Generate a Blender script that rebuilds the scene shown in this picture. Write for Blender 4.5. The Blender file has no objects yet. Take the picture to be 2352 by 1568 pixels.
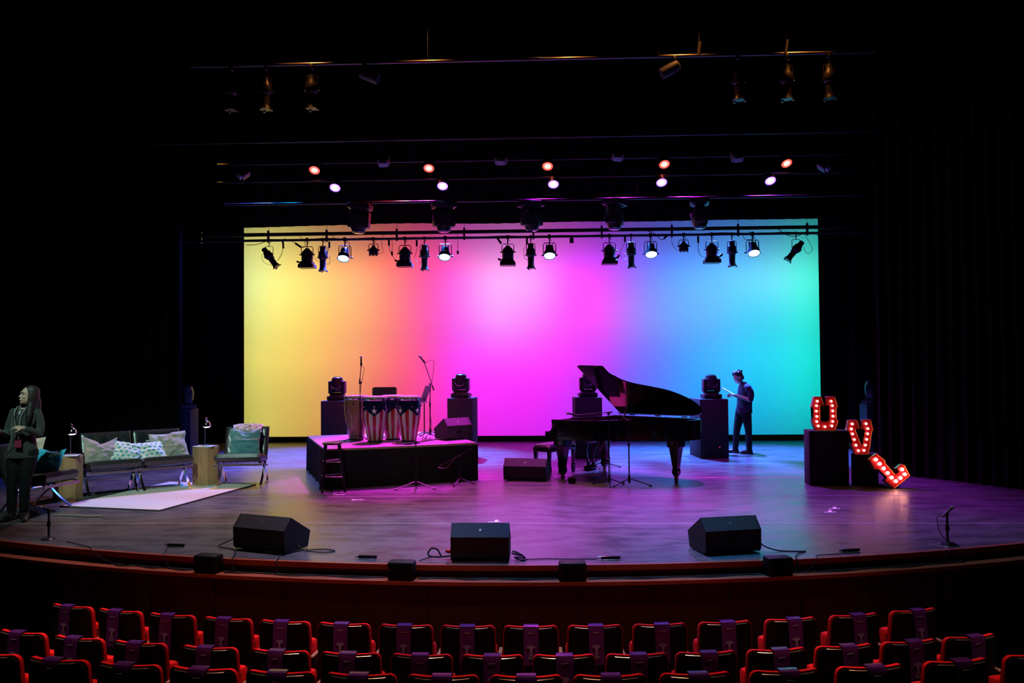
import bpy, bmesh, math, random
from math import sin, cos, pi, radians as R, sqrt, atan2
from mathutils import Vector as V, Matrix as M, noise
random.seed(5)
S = bpy.context.scene
COL = S.collection

# ---------------------------------------------------------------- camera, world, exposure
cam = bpy.data.cameras.new('camera'); cam.sensor_width = 36; cam.lens = 1900 * 36 / 2352
cam.clip_start = .05; cam.clip_end = 200
co = bpy.data.objects.new('camera', cam); COL.objects.link(co); S.camera = co
yw, pt, rl = R(2.2), R(1.36), R(.45)
fw = V((-sin(yw) * cos(pt), cos(yw) * cos(pt), sin(pt)))
r0 = V((cos(yw), sin(yw), 0)); u0 = r0.cross(fw)
rt = r0 * cos(rl) - u0 * sin(rl); up = u0 * cos(rl) + r0 * sin(rl)
m = M((rt, up, -fw)).transposed().to_4x4(); m.translation = (0, 0, 1.93)
co.matrix_world = m
W = bpy.data.worlds.new('world'); S.world = W; W.use_nodes = True
W.node_tree.nodes['Background'].inputs[0].default_value = (.0, .0, .0, 1)
W.node_tree.nodes['Background'].inputs[1].default_value = 0
S.view_settings.view_transform = 'Standard'; S.view_settings.look = 'None'
S.view_settings.exposure = 0; S.view_settings.gamma = 1
try: S.view_settings.use_curve_mapping = False
except Exception: pass
S.cycles.use_denoising = True
S.cycles.max_bounces = 6; S.cycles.diffuse_bounces = 2; S.cycles.glossy_bounces = 3; S.cycles.transmission_bounces = 4
S.cycles.sample_clamp_indirect = 4

def light(kind, name, loc, aim, power, color, size=.2, angle=60, blend=.5, spec=1.0):
    l = bpy.data.lights.new(name, kind); l.energy = power; l.color = color
    if kind == 'SPOT': l.spot_size = R(angle); l.spot_blend = blend; l.shadow_soft_size = size
    if kind == 'AREA': l.shape = 'DISK'; l.size = size
    l.specular_factor = spec
    o = bpy.data.objects.new(name, l); COL.objects.link(o); o.location = loc
    o.rotation_euler = (V(aim) - V(loc)).to_track_quat('-Z', 'Y').to_euler()
    return o

# coloured lamps behind the translucent backdrop: 17 columns x 6 rows
CYC = [[(35,35,7),(24,26,5),(41,39,8),(36,39,11),(38,56,24),(40,39,11)],
 [(26,19,3),(17,13,1),(35,25,4),(34,29,4),(53,46,8),(19,16,2)],
 [(29,14,3),(17,10,2),(37,19,3),(29,18,2),(60,33,8),(12,5,3)],
 [(27,6,2),(20,5,2),(35,12,6),(24,14,5),(65,25,10),(7,0,1)],
 [(30,0,0),(25,1,0),(36,5,0),(22,6,1),(70,9,3),(8,0,0)],
 [(36,0,9),(32,0,4),(41,0,1),(21,0,6),(72,0,9),(11,0,0)],
 [(31,0,33),(36,0,36),(38,0,51),(21,0,34),(66,0,46),(8,0,7)],
 [(31,1,39),(31,0,33),(38,0,46),(24,18,32),(61,32,45),(3,0,11)],
 [(34,0,36),(32,0,23),(41,0,37),(21,8,24),(67,27,53),(10,0,0)],
 [(22,1,42),(26,0,28),(47,0,40),(31,0,20),(71,0,84),(3,0,1)],
 [(6,0,53),(7,0,34),(21,0,38),(55,0,17),(53,0,79),(0,0,2)],
 [(0,2,46),(0,4,31),(0,1,38),(4,9,19),(1,3,74),(0,0,3)],
 [(0,5,36),(0,9,33),(0,6,37),(3,16,20),(1,17,68),(0,0,8)],
 [(0,10,31),(0,14,34),(0,14,39),(7,14,25),(6,24,72),(0,0,11)],
 [(0,11,26),(0,15,31),(0,24,38),(0,18,28),(7,35,63),(0,0,12)],
 [(0,13,20),(0,18,28),(0,28,33),(0,17,28),(13,38,40),(0,0,12)],
 [(0,20,17),(0,37,27),(0,44,33),(0,45,27),(4,68,43),(0,17,10)]]
CZ = (.2, 1.1, 2.0, 3.0, 3.9, 4.8)
for i, colm in enumerate(CYC):
    for j, c in enumerate(colm):
        p = max(c)
        if p: light('AREA', 'backdrop_lamp', (-7.1 + 13.5 * i / 16, 21.0, CZ[j]), (-7.1 + 13.5 * i / 16, 20, CZ[j]), p * .1, (c[0] / p, c[1] / p, c[2] / p), .5)
# stage washes
REDX = (-4.18, -2.07, .1, 2.2, 4.38); REDZ = (5.5, 5.5, 5.5, 5.5, 5.48)
BLUX = (-3.8, -1.82, .2, 2.15, 4.09)
ZONES = [(18.3, 5.3, 16.7, 54), (15.8, 5.7, 14.5, 74), (14.9, 5.1, 12.6, 72), (12.9, 7.2, 10.6, 56), (9.9, 8.3, 9.0, 44)]   # lamp y, z, aim y, cone
WASH = [[(128, 157, 1512), (67, 321, 1643), (0, 0, 0), (65, 285, 1502), (116, 242, 1725)], [(15, 25, 201), (155, 8, 19), (64, 1, 117), (73, 2, 105), (0, 0, 0)], [(0, 0, 0), (0, 0, 0), (135, 4, 170), (120, 12, 230), (0, 0, 0)], [(0, 0, 0), (0, 0, 0), (157, 67, 47), (0, 0, 0), (0, 0, 0)], [(0, 0, 0), (186, 148, 196), (0, 118, 423), (30, 51, 72), (0, 0, 0)]]
for zi, (ly, lz, ay, cone) in enumerate(ZONES):
    for xi, x in enumerate(((-4.9, -2.6, -.3, 2.1, 4.4) if zi == 0 else (-6.4, -3.2, 0, 3.2, 6.4))):
        c = WASH[zi][xi] if WASH else (100, 100, 100)
        p = max(c)
        if p > .5: light('SPOT', 'overhead_wash_%d_%d' % (zi, xi), (x * .85, ly, lz), (x, ay, 0), p * 10, (c[0] / p, c[1] / p, c[2] / p), .10, cone, .8)
BACKS = [(811, 28, 807), (81, 2, 110), (45, 5, 130), (0, 49, 175), (0, 0, 0), (0, 0, 0)]
for i, (x, y, z, ax, ay, cone) in enumerate(((-2.3, 16.2, 6.2, -2.5, 13.7, 34), (1.6, 16.2, 6.2, 1.2, 13.0, 44), (4.4, 16.2, 6.2, 4.0, 12.3, 44), (-5.0, 16.2, 6.2, -5.2, 13.2, 40), (6.3, 13.2, 7.0, 6.4, 10.9, 50), (-.4, 14.9, 6.2, -.5, 10.6, 50))):
    c = BACKS[i] if BACKS else (100, 100, 100)
    p = max(c)
    if p > .5: light('SPOT', 'back_wash_%d' % i, (x, y, z), (ax, ay, .2), p * 10, (c[0] / p, c[1] / p, c[2] / p), .08, cone, .6)
for x in (-3.5, -1.7, .4, 2.1, 3.8): light('SPOT', 'amber_lamp', (x, 11.85, 6.95), (x, 12.35, 0), 85, (1, .33, .07), .05, 75, .8)
FRONT = [(125, 215, 190), (0, 0, 0), (120, 38, 5), (110, 115, 90)]
for i, (nm_, loc_, aim_, cone) in enumerate((('couch_light', (-5.0, 4.5, 7.8), (-6.0, 12.2, .3), 28), ('couch_key', (-3.0, 9.0, 7.5), (-5.9, 11.9, .3), 34), ('couch_back_light', (-6.2, 15.0, 6.5), (-5.8, 12.6, .3), 50),
        ('conga_light', (-2.0, .5, 7.8), (-2.6, 13.8, 1.0), 14))):
    c = FRONT[i] if FRONT else (60, 60, 60)
    p = max(c)
    if p > .5: light('SPOT', nm_, loc_, aim_, p * 10, (c[0] / p, c[1] / p, c[2] / p), .12, cone, .9)
for x in (-5, -3, -1, 1, 3, 5):
    light('SPOT', 'house_light', (x * .9, 5.9, 8.6), (x, 6.35, -.5), 1350, (1, .55, .40), .12, 25, .6)

# ---------------------------------------------------------------- helpers
MATS = {}
def nt(m_): return m_.node_tree.nodes, m_.node_tree.links
def mat(name, color, rough=.5, metal=0, spec=.5, vary=.12, scale=30, bump=0, emit=None, estr=0, coat=0, sheen=0):
    if name in MATS: return MATS[name]
    m_ = bpy.data.materials.new(name); m_.use_nodes = True; MATS[name] = m_
    n, l = nt(m_); b = n['Principled BSDF']
    b.inputs['Roughness'].default_value = rough; b.inputs['Metallic'].default_value = metal
    b.inputs['Specular IOR Level'].default_value = spec
    if coat: b.inputs['Coat Weight'].default_value = coat; b.inputs['Coat Roughness'].default_value = .06
    if sheen: b.inputs['Sheen Weight'].default_value = sheen
    tc = n.new('ShaderNodeTexCoord'); t = n.new('ShaderNodeTexNoise'); t.inputs['Scale'].default_value = scale; t.inputs['Detail'].default_value = 4
    l.new(tc.outputs['Object'], t.inputs['Vector'])
    mx = n.new('ShaderNodeMix'); mx.data_type = 'RGBA'
    mx.inputs[6].default_value = tuple(c * (1 - vary) for c in color) + (1,)
    mx.inputs[7].default_value = tuple(min(1, c * (1 + vary)) for c in color) + (1,)
    l.new(t.outputs['Fac'], mx.inputs[0]); l.new(mx.outputs[2], b.inputs['Base Color'])
    if bump:
        bp = n.new('ShaderNodeBump'); bp.inputs['Strength'].default_value = bump; bp.inputs['Distance'].default_value = .01
        l.new(t.outputs['Fac'], bp.inputs['Height']); l.new(bp.outputs[0], b.inputs['Normal'])
    if emit:
        b.inputs['Emission Color'].default_value = tuple(emit) + (1,); b.inputs['Emission Strength'].default_value = estr
    return m_

class MB:
    def __init__(s): s.bm = bmesh.new(); s.mi = 0
    def _fin(s, f0):
        if s.mi:
            s.bm.faces.ensure_lookup_table()
            for f in s.bm.faces[f0:]: f.material_index = s.mi
    def box(s, c, d, rot=None, bev=0, mtx=None):
        f0 = len(s.bm.faces)
        t = bmesh.new(); bmesh.ops.create_cube(t, size=1, matrix=M.Diagonal((d[0], d[1], d[2], 1)))
        if bev: bmesh.ops.bevel(t, geom=list(t.edges), offset=bev, segments=2, affect='EDGES', profile=.5)
        mm = M.Translation(c)
        if rot is not None: mm = mm @ (rot.to_4x4() if hasattr(rot, 'to_4x4') else M.Rotation(rot, 4, 'Z'))
        if mtx is not None: mm = mtx @ mm
        t.transform(mm); s.join(t); s._fin(f0); return s
    def join(s, t):
        me = bpy.data.meshes.new('tmp'); t.to_mesh(me); t.free(); s.bm.from_mesh(me); bpy.data.meshes.remove(me)
    def ring(s, c, ax, r, seg, ref=None, ry=None):
        ax = V(ax).normalized()
        a = (V(ref) if ref is not None else (V((0, 0, 1)) if abs(ax.z) < .9 else V((1, 0, 0))))
        a = (a - ax * a.dot(ax)).normalized(); b = ax.cross(a)
        ry = r if ry is None else ry
        return [s.bm.verts.new(V(c) + a * (r * cos(2 * pi * k / seg)) + b * (ry * sin(2 * pi * k / seg))) for k in range(seg)]
    def skin(s, rings, cap0=True, cap1=True):
        f0 = len(s.bm.faces); n = len(rings[0])
        for A, B in zip(rings, rings[1:]):
            for k in range(n): s.bm.faces.new((A[k], A[(k + 1) % n], B[(k + 1) % n], B[k]))
        if cap0: s.bm.faces.new(rings[0][::-1])
        if cap1: s.bm.faces.new(rings[-1])
        s._fin(f0)
    def cyl(s, p0, p1, r, r1=None, seg=12):
        p0, p1 = V(p0), V(p1); ax = p1 - p0
        s.skin([s.ring(p0, ax, r, seg), s.ring(p1, ax, r if r1 is None else r1, seg)]); return s
    def tube(s, pts, r, seg=6, rs=None):
        pts = [V(p) for p in pts]; rg = []; ref = None
        for i, p in enumerate(pts):
            d = (pts[min(i + 1, len(pts) - 1)] - pts[max(i - 1, 0)]).normalized()
            if ref is None: ref = V((0, 0, 1)) if abs(d.z) < .9 else V((1, 0, 0))
            ref = (ref - d * ref.dot(d)).normalized()
            rg.append(s.ring(p, d, rs[i] if rs else r, seg, ref))
        s.skin(rg); return s
    def lathe(s, prof, c=(0, 0, 0), seg=24, ax=(0, 0, 1)):
        ax = V(ax).normalized()
        s.skin([s.ring(V(c) + ax * z, ax, max(r, .0005), seg) for r, z in prof]); return s
    def loft(s, secs, seg=16):   # (center, rx, ry) horizontal ellipses
        s.skin([[s.bm.verts.new((c[0] + rx * cos(2 * pi * k / seg), c[1] + ry * sin(2 * pi * k / seg), c[2])) for k in range(seg)] for c, rx, ry in secs]); return s
    def prism(s, pts, h, mtx=None):
        f0 = len(s.bm.faces); t = bmesh.new()
        a = [t.verts.new((p[0], p[1], 0)) for p in pts]; b = [t.verts.new((p[0], p[1], h)) for p in pts]
        t.faces.new(a[::-1]); t.faces.new(b); n = len(pts)
        for k in range(n): t.faces.new((a[k], a[(k + 1) % n], b[(k + 1) % n], b[k]))
        bmesh.ops.triangulate(t, faces=[f for f in t.faces if len(f.verts) > 4])
        if mtx is not None: t.transform(mtx)
        s.join(t); s._fin(f0); return s
    def ell(s, c, r, seg=16, mtx=None):
        f0 = len(s.bm.faces); t = bmesh.new(); bmesh.ops.create_uvsphere(t, u_segments=seg, v_segments=max(6, seg * 3 // 4), radius=1)
        mm = M.Translation(c) @ (mtx if mtx is not None else M()) @ M.Diagonal((r[0], r[1], r[2], 1) if hasattr(r, '__len__') else (r, r, r, 1))
        t.transform(mm); s.join(t); s._fin(f0); return s
    def grid(s, fn, nu, nv, close=False):
        f0 = len(s.bm.faces)
        g = [[s.bm.verts.new(fn(i / nu, j / nv)) for j in range(nv + 1)] for i in range(nu + 1)]
        for i in range(nu):
            for j in range(nv): s.bm.faces.new((g[i][j], g[i + 1][j], g[i + 1][j + 1], g[i][j + 1]))
        s._fin(f0); return s
    def build(s, name, mats, parent=None, smooth=True, xf=None):
        bmesh.ops.recalc_face_normals(s.bm, faces=list(s.bm.faces))
        if xf is not None: s.bm.transform(xf)
        me = bpy.data.meshes.new(name); s.bm.to_mesh(me); s.bm.free()
        for q in (mats if isinstance(mats, (list, tuple)) else [mats]): me.materials.append(q)
        if smooth:
            for p in me.polygons: p.use_smooth = True
            try: me.set_sharp_from_angle(angle=R(38))
            except Exception: pass
        o = bpy.data.objects.new(name, me); COL.objects.link(o)
        if parent is not None: o.parent = parent
        return o

def tag(o, label=None, cat=None, group=None, kind=None):
    if label: o['label'] = label
    if cat: o['category'] = cat
    if group: o['group'] = group
    if kind: o['kind'] = kind
    return o
def empty(name, loc=(0, 0, 0), rz=0, label=None, cat=None, group=None):
    o = bpy.data.objects.new(name, None); o.empty_display_size = .1; COL.objects.link(o)
    o.location = loc; o.rotation_euler = (0, 0, rz)
    return tag(o, label, cat, group)
def copy_tree(o, parent=None):
    c = o.copy(); COL.objects.link(c)
    if parent is not None: c.parent = parent
    for ch in list(o.children): copy_tree(ch, c)
    return c
def dup(root, loc=None, rot=None, label=None, group=None):
    c = copy_tree(root)
    if loc is not None: c.location = loc
    if rot is not None: c.rotation_euler = rot if hasattr(rot, '__len__') else (0, 0, rot)
    if label: c['label'] = label
    if group: c['group'] = group
    return c
def spline(pts, n=8):
    pts = [V(p) for p in pts]; out = []
    for i in range(len(pts) - 1):
        p0 = pts[max(i - 1, 0)]; p1 = pts[i]; p2 = pts[i + 1]; p3 = pts[min(i + 2, len(pts) - 1)]
        for k in range(n):
            t = k / n
            out.append(.5 * ((2 * p1) + (p2 - p0) * t + (2 * p0 - 5 * p1 + 4 * p2 - p3) * t * t + (3 * p1 - p0 - 3 * p2 + p3) * t ** 3))
    return out + [pts[-1]]
ORD = ['first', 'second', 'third', 'fourth', 'fifth', 'sixth', 'seventh', 'eighth', 'ninth', 'tenth', 'eleventh', 'twelfth', 'thirteenth', 'fourteenth', 'fifteenth']

# ---------------------------------------------------------------- materials
BLK = mat('black_paint', (.012, .012, .013), .6, spec=.3)
BLKM = mat('black_metal', (.015, .015, .017), .35, .3)
BLKG = mat('black_plastic', (.01, .01, .011), .3)
CLOTH = mat('black_velour', (.006, .006, .007), .95, spec=.1, bump=.3, scale=60)
DRAPE = mat('black_drape', (.004, .0037, .0034), .8, spec=.1, bump=.3, scale=60)
CHR = mat('chrome', (.8, .8, .82), .12, 1, vary=.03)
STEEL = mat('dull_steel', (.35, .35, .36), .35, .9)
CABLE = mat('cable_rubber', (.013, .013, .013), .7, spec=.25)
WHT = mat('white_tape', (.8, .8, .8), .6)

def floor_mat():
    m_ = bpy.data.materials.new('stage_vinyl'); m_.use_nodes = True; n, l = nt(m_); b = n['Principled BSDF']
    tc = n.new('ShaderNodeTexCoord')
    def noise_(sx, sy, sc, det):
        mp = n.new('ShaderNodeMapping'); mp.inputs['Scale'].default_value = (sx, sy, 1); l.new(tc.outputs['Object'], mp.inputs[0])
        t = n.new('ShaderNodeTexNoise'); t.inputs['Scale'].default_value = sc; t.inputs['Detail'].default_value = det; l.new(mp.outputs[0], t.inputs['Vector']); return t
    a = noise_(1, 2.2, 2.2, 8); b2 = noise_(1, 4.5, 9, 8); c = noise_(1, 1.6, 45, 5)
    s1 = n.new('ShaderNodeMath'); s1.operation = 'MULTIPLY_ADD'; s1.inputs[1].default_value = .9; l.new(a.outputs['Fac'], s1.inputs[0]); l.new(b2.outputs['Fac'], s1.inputs[2])
    r = n.new('ShaderNodeValToRGB'); r.color_ramp.elements[0].position = .62; r.color_ramp.elements[0].color = (.035, .034, .036, 1)
    r.color_ramp.elements[1].position = 1.25 if False else 1.0; r.color_ramp.elements[1].color = (.10, .098, .10, 1)
    e = r.color_ramp.elements.new(.88); e.color = (.062, .06, .063, 1)
    l.new(s1.outputs[0], r.inputs[0])
    # thin scuffs
    w = noise_(.35, 16, 5, 2); gt = n.new('ShaderNodeMath'); gt.operation = 'GREATER_THAN'; gt.inputs[1].default_value = .735; l.new(w.outputs['Fac'], gt.inputs[0])
    mx = n.new('ShaderNodeMix'); mx.data_type = 'RGBA'; l.new(gt.outputs[0], mx.inputs[0]); l.new(r.outputs[0], mx.inputs[6]); mx.inputs[7].default_value = (.2, .2, .2, 1)
    sp_ = n.new('ShaderNodeMapRange'); sp_.inputs[1].default_value = .3; sp_.inputs[2].default_value = .7; sp_.inputs[3].default_value = .6; sp_.inputs[4].default_value = 1.45; l.new(c.outputs['Fac'], sp_.inputs[0])
    m3 = n.new('ShaderNodeVectorMath'); m3.operation = 'SCALE'; l.new(mx.outputs[2], m3.inputs[0]); l.new(sp_.outputs[0], m3.inputs['Scale']); l.new(m3.outputs[0], b.inputs['Base Color'])
    mr = n.new('ShaderNodeMapRange'); mr.inputs[3].default_value = .22; mr.inputs[4].default_value = .42; l.new(a.outputs['Fac'], mr.inputs[0]); l.new(mr.outputs[0], b.inputs['Roughness'])
    b.inputs['Specular IOR Level'].default_value = .5
    bp = n.new('ShaderNodeBump'); bp.inputs['Strength'].default_value = .12; bp.inputs['Distance'].default_value = .004; l.new(c.outputs['Fac'], bp.inputs['Height']); l.new(bp.outputs[0], b.inputs['Normal'])
    return m_
FLOOR = floor_mat()

def wood_mat(name, c0, c1, rough, sx=1, sy=1, sz=8, spec=.4):
    m_ = bpy.data.materials.new(name); m_.use_nodes = True; n, l = nt(m_); b = n['Principled BSDF']
    tc = n.new('ShaderNodeTexCoord'); mp = n.new('ShaderNodeMapping'); mp.inputs['Scale'].default_value = (sx, sy, sz); l.new(tc.outputs['Object'], mp.inputs[0])
    t = n.new('ShaderNodeTexNoise'); t.inputs['Scale'].default_value = 3; t.inputs['Detail'].default_value = 6; t.inputs['Distortion'].default_value = .6; l.new(mp.outputs[0], t.inputs[0])
    r = n.new('ShaderNodeValToRGB'); r.color_ramp.elements[0].position = .3; r.color_ramp.elements[0].color = c0 + (1,); r.color_ramp.elements[1].position = .7; r.color_ramp.elements[1].color = c1 + (1,)
    l.new(t.outputs['Fac'], r.inputs[0]); l.new(r.outputs[0], b.inputs['Base Color']); b.inputs['Roughness'].default_value = rough; b.inputs['Specular IOR Level'].default_value = spec
    return m_
WALLWOOD = wood_mat('dark_mahogany', (.026, .005, .0035), (.042, .009, .006), .6, 9, 9, .7)
LEDGEWOOD = wood_mat('mahogany_edge', (.24, .055, .026), (.34, .085, .04), .4, 1, 8, 8)
STUMP = wood_mat('oak', (.36, .19, .085), (.50, .28, .13), .55, 10, 10, 1)
ARMWOOD = wood_mat('armrest_wood', (.22, .09, .045), (.32, .14, .07), .4, 4, 1, 4)

# ================================================================ SETTING
XC, YC, RS = -.4, 23.1, 15.2
def arc(Rr, x0, x1, n):
    return [(x0 + (x1 - x0) * i / n, YC - sqrt(Rr * Rr - (x0 + (x1 - x0) * i / n - XC) ** 2)) for i in range(n + 1)]
b = MB(); fr = arc(RS, -10.4, 9.6, 60)
b.prism(fr + [(9.6, 23.5), (-10.4, 23.5)], -.04)
flr = tag(b.build('floor', FLOOR, smooth=False), kind='structure')
# curved timber nosing, riser face, ledge and front wall below it
def band(Ra, Rb, z0, z1, name, mt):
    A = arc(Ra, -10.4, 9.6, 80); B = arc(Rb, -10.4, 9.6, 80); q = MB()
    q.skin([[q.bm.verts.new((A[i][0], A[i][1], z0)), q.bm.verts.new((A[i][0], A[i][1], z1)), q.bm.verts.new((B[i][0], B[i][1], z1)), q.bm.verts.new((B[i][0], B[i][1], z0))] for i in range(81)])
    return tag(q.build(name, mt), kind='structure')
band(RS, RS + .05, -.05, .002, 'trim_1', LEDGEWOOD)
band(RS - .06, RS + .035, -.13, -.05, 'trim_2', WALLWOOD)
band(RS, RS + .19, -.155, -.12, 'trim_3', LEDGEWOOD)
band(RS, RS + .15, -1.4, -.155, 'wall_stage_front', WALLWOOD)
q = MB(); pan = arc(RS + .155, -9.6, 8.8, 26)
for x, y in pan: q.box((x, y, -.68), (.012, .012, 1.02), rot=atan2(x - XC, YC - y))
tag(q.build('trim_4', mat('panel_joint', (.012, .004, .003), .6), smooth=False), kind='structure')
q = MB(); q.box((-.4, 3.6, -1.45), (20.4, 10.4, .1)); tag(q.build('floor_auditorium', mat('house_carpet', (.03, .008, .008), .9)), kind='structure')
for nm, c, d in (('wall_left', (-10.5, 10, 3), (.2, 28, 13)), ('wall_right', (9.7, 10, 3), (.2, 28, 13)), ('wall_back', (-.4, 23.6, 3), (20.4, .2, 13)),
                 ('wall_rear', (-.4, -4.1, 3), (20.4, .2, 13)), ('ceiling', (-.4, 10, 9.6), (20.4, 28.2, .2))):
    q = MB(); q.box(c, d); tag(q.build(nm, CLOTH, smooth=False), kind='structure')

# backdrop: translucent cloth
m_ = bpy.data.materials.new('backdrop_cloth'); m_.use_nodes = True; n, l = nt(m_)
out = n['Material Output']; n.remove(n['Principled BSDF'])
tr = n.new('ShaderNodeBsdfTranslucent'); df = n.new('ShaderNodeBsdfDiffuse'); mx = n.new('ShaderNodeMixShader'); mx.inputs[0].default_value = .1
tc = n.new('ShaderNodeTexCoord'); mp = n.new('ShaderNodeMapping'); mp.inputs['Scale'].default_value = (1.2, 1, 9); l.new(tc.outputs['Object'], mp.inputs[0])
tx = n.new('ShaderNodeTexNoise'); tx.inputs['Scale'].default_value = 6; tx.inputs['Detail'].default_value = 8; l.new(mp.outputs[0], tx.inputs[0])
rr = n.new('ShaderNodeMapRange'); rr.inputs[3].default_value = .84; rr.inputs[4].default_value = .94; l.new(tx.outputs['Fac'], rr.inputs[0])
l.new(rr.outputs[0], tr.inputs[0]); df.inputs[0].default_value = (.8, .8, .8, 1)
l.new(tr.outputs[0], mx.inputs[1]); l.new(df.outputs[0], mx.inputs[2]); l.new(mx.outputs[0], out.inputs[0])
scr = empty('backdrop', (-.36, 20, .13), 0, 'wide backdrop cloth glowing yellow, pink, magenta, blue and cyan across the rear of the stage', 'backdrop')
q = MB(); q.grid(lambda a, c: (-6.98 + 13.92 * a, .012 * sin(a * 60) * (1 - c), 5.6 * c), 120, 24); q.build('cloth', m_, scr)
q = MB(); q.box((-.02, .03, -.065), (14.0, .05, .13)); q.build('bottom_hem', CLOTH, scr)
def pleat(name, pts, z0, z1, label, mt=CLOTH, amp=.05, wl=.28, wave=0):
    P = spline([(x, y, 0) for x, y in pts], 14); q = MB(); L = [0]
    for a_, b_ in zip(P, P[1:]): L.append(L[-1] + (b_ - a_).length)
    n_ = int(L[-1] / (wl / 8)) + 1; k = 0; top = []; 
    front = []
    for i in range(n_ + 1):
        s_ = L[-1] * i / n_
        while k < len(P) - 2 and L[k + 1] < s_: k += 1
        t = (s_ - L[k]) / max(1e-6, L[k + 1] - L[k]); p = P[k].lerp(P[k + 1], t); d = (P[k + 1] - P[k]).normalized(); nn = V((-d.y, d.x, 0))
        front.append((p, nn, s_))
    def pt_(i, z, f, off=0):
        p, nn, s_ = front[i]; A = amp * (.55 + .45 * noise.noise(V((s_ * 1.3, 3, 0)))) * (1 - .35 * f)
        return p + nn * (A * sin(2 * pi * s_ / wl + 1.6 * noise.noise(V((s_ * .8, 0, f)))) + off) + V((0, 0, z))
    for off in (0, .02):
        rows = []
        for j in range(7):
            f = j / 6
            rows.append([q.bm.verts.new(pt_(i, (z0 + (wave * noise.noise(V((front[i][2] * .35, 1, 0))) if wave else 0)) * (1 - f) + z1 * f, f, off)) for i in range(n_ + 1)])
        for A_, B_ in zip(rows, rows[1:]):
            for i in range(n_): q.bm.faces.new((A_[i], A_[i + 1], B_[i + 1], B_[i]))
        if off == 0: lo = rows[0]
        else:
            for i in range(n_): q.bm.faces.new((lo[i], lo[i + 1], rows[0][i + 1], rows[0][i]))
    return tag(q.build(name, mt), label, 'curtain')
pleat('spill_block_curtain', [(-7.36, 20.06), (-10.4, 20.1)], 0, 9.4, 'black curtain added to block backlight spill beside the yellow left edge of the backdrop', amp=.02)  # added black panels that stop the rear lamps leaking past the cloth sides
pleat('spill_block_curtain', [(6.6, 20.06), (9.6, 20.1)], 0, 9.4, 'black curtain added to block backlight spill beside the green-cyan right edge of the backdrop', amp=.02)
pleat('spill_block_curtain', [(-7.5, 20.1), (6.7, 20.1)], 5.55, 9.4, 'unseen black header curtain added to block backlight spill above the glowing backdrop', amp=.015)  # added header, hidden by the border, keeps backlight from leaking over the cloth
pleat('border_curtain', [(-10.2, 16.5), (-3, 16.5), (9.5, 16.5)], 4.70, 9.4, 'long black border curtain hanging across the top of the glowing backdrop', amp=.03, wave=.05)
pleat('leg_curtain', [(6.46, 18), (8, 18.05), (9.5, 18)], 0, 9.3, 'black leg curtain between the backdrop and the right side plinth')
pleat('leg_curtain', [(-8.2, 18), (-9, 18.05), (-10.3, 18)], 0, 9.3, 'black leg curtain hanging far left behind the left side plinth')
pleat('proscenium_curtain', [(5.58, 14.3), (6.3, 13.4), (7.4, 11.9), (9.4, 10.6)], 0, 9.3, 'black pleated curtain beside and behind the fallen red letter L', DRAPE, .06, .2)
pleat('proscenium_curtain', [(-6.75, 15.2), (-8.4, 14.6), (-10.3, 13.6)], 0, 9.3, 'black curtain at far left behind the couch group', DRAPE)
pleat('border_curtain', [(-10.2, 11.6), (-3, 11.6), (7.0, 11.6)], 7.4, 9.4, 'front black border curtain high above the upper lighting pipe', amp=.04)

# white and coloured tape lines on the vinyl
LINE = mat('line_tape', (.34, .34, .34), .5)
LINER = mat('pink_line_tape', (.55, .1, .2), .5)
for i, (y, x0, x1, mt_, w_, lb) in enumerate([
    (9.88, -7.6, 6.6, LINE, .016, 'thin pale floor tape line just behind the front floor monitors'), (11.87, -5.0, 5.4, LINE, .014, 'thin pale floor tape line in front of piano and riser'),
    (13.68, 1.2, 4.6, LINER, .03, 'thin pink floor tape line behind the piano tail leg'), (15.46, -6.0, 4.6, LINE, .02, 'thin pale floor tape line behind riser and piano bench'),
    (17.45, -7.0, 6.2, LINE, .02, 'thin pale floor tape line at the rear, by the standing man')]):
    q = MB(); q.box(((x0 + x1) / 2, y, .0008), (x1 - x0, w_, .0012)); tag(q.build('floor_tape', mt_), lb, 'tape')
for x, y, sh, lb in ((-3.0, 12.02, 0, 'small white tape mark on the floor in front of the black stool'), (-2.62, 11.56, 1, 'small white tape dash with dot, nearer the audience than the stool mark'),
                 (-.61, 9.97, 2, 'small white tape T mark behind the central front monitor'), (3.72, 10.84, 3, 'upper of two white tape crosses right of centre stage'),
                 (3.58, 10.6, 3, 'lower of two white tape crosses right of centre stage')):
    q = MB(); q.box((x, y, .0015), (.15, .028, .002), rot=.1)
    if sh >= 2: q.box((x + .02, y + .06, .0017), (.04, .13, .002), rot=-.3 if sh == 3 else 0)
    else: q.box((x - .07, y + .01, .0017), (.05, .06, .002))
    tag(q.build('tape_mark', WHT), lb, 'tape mark')

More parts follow.
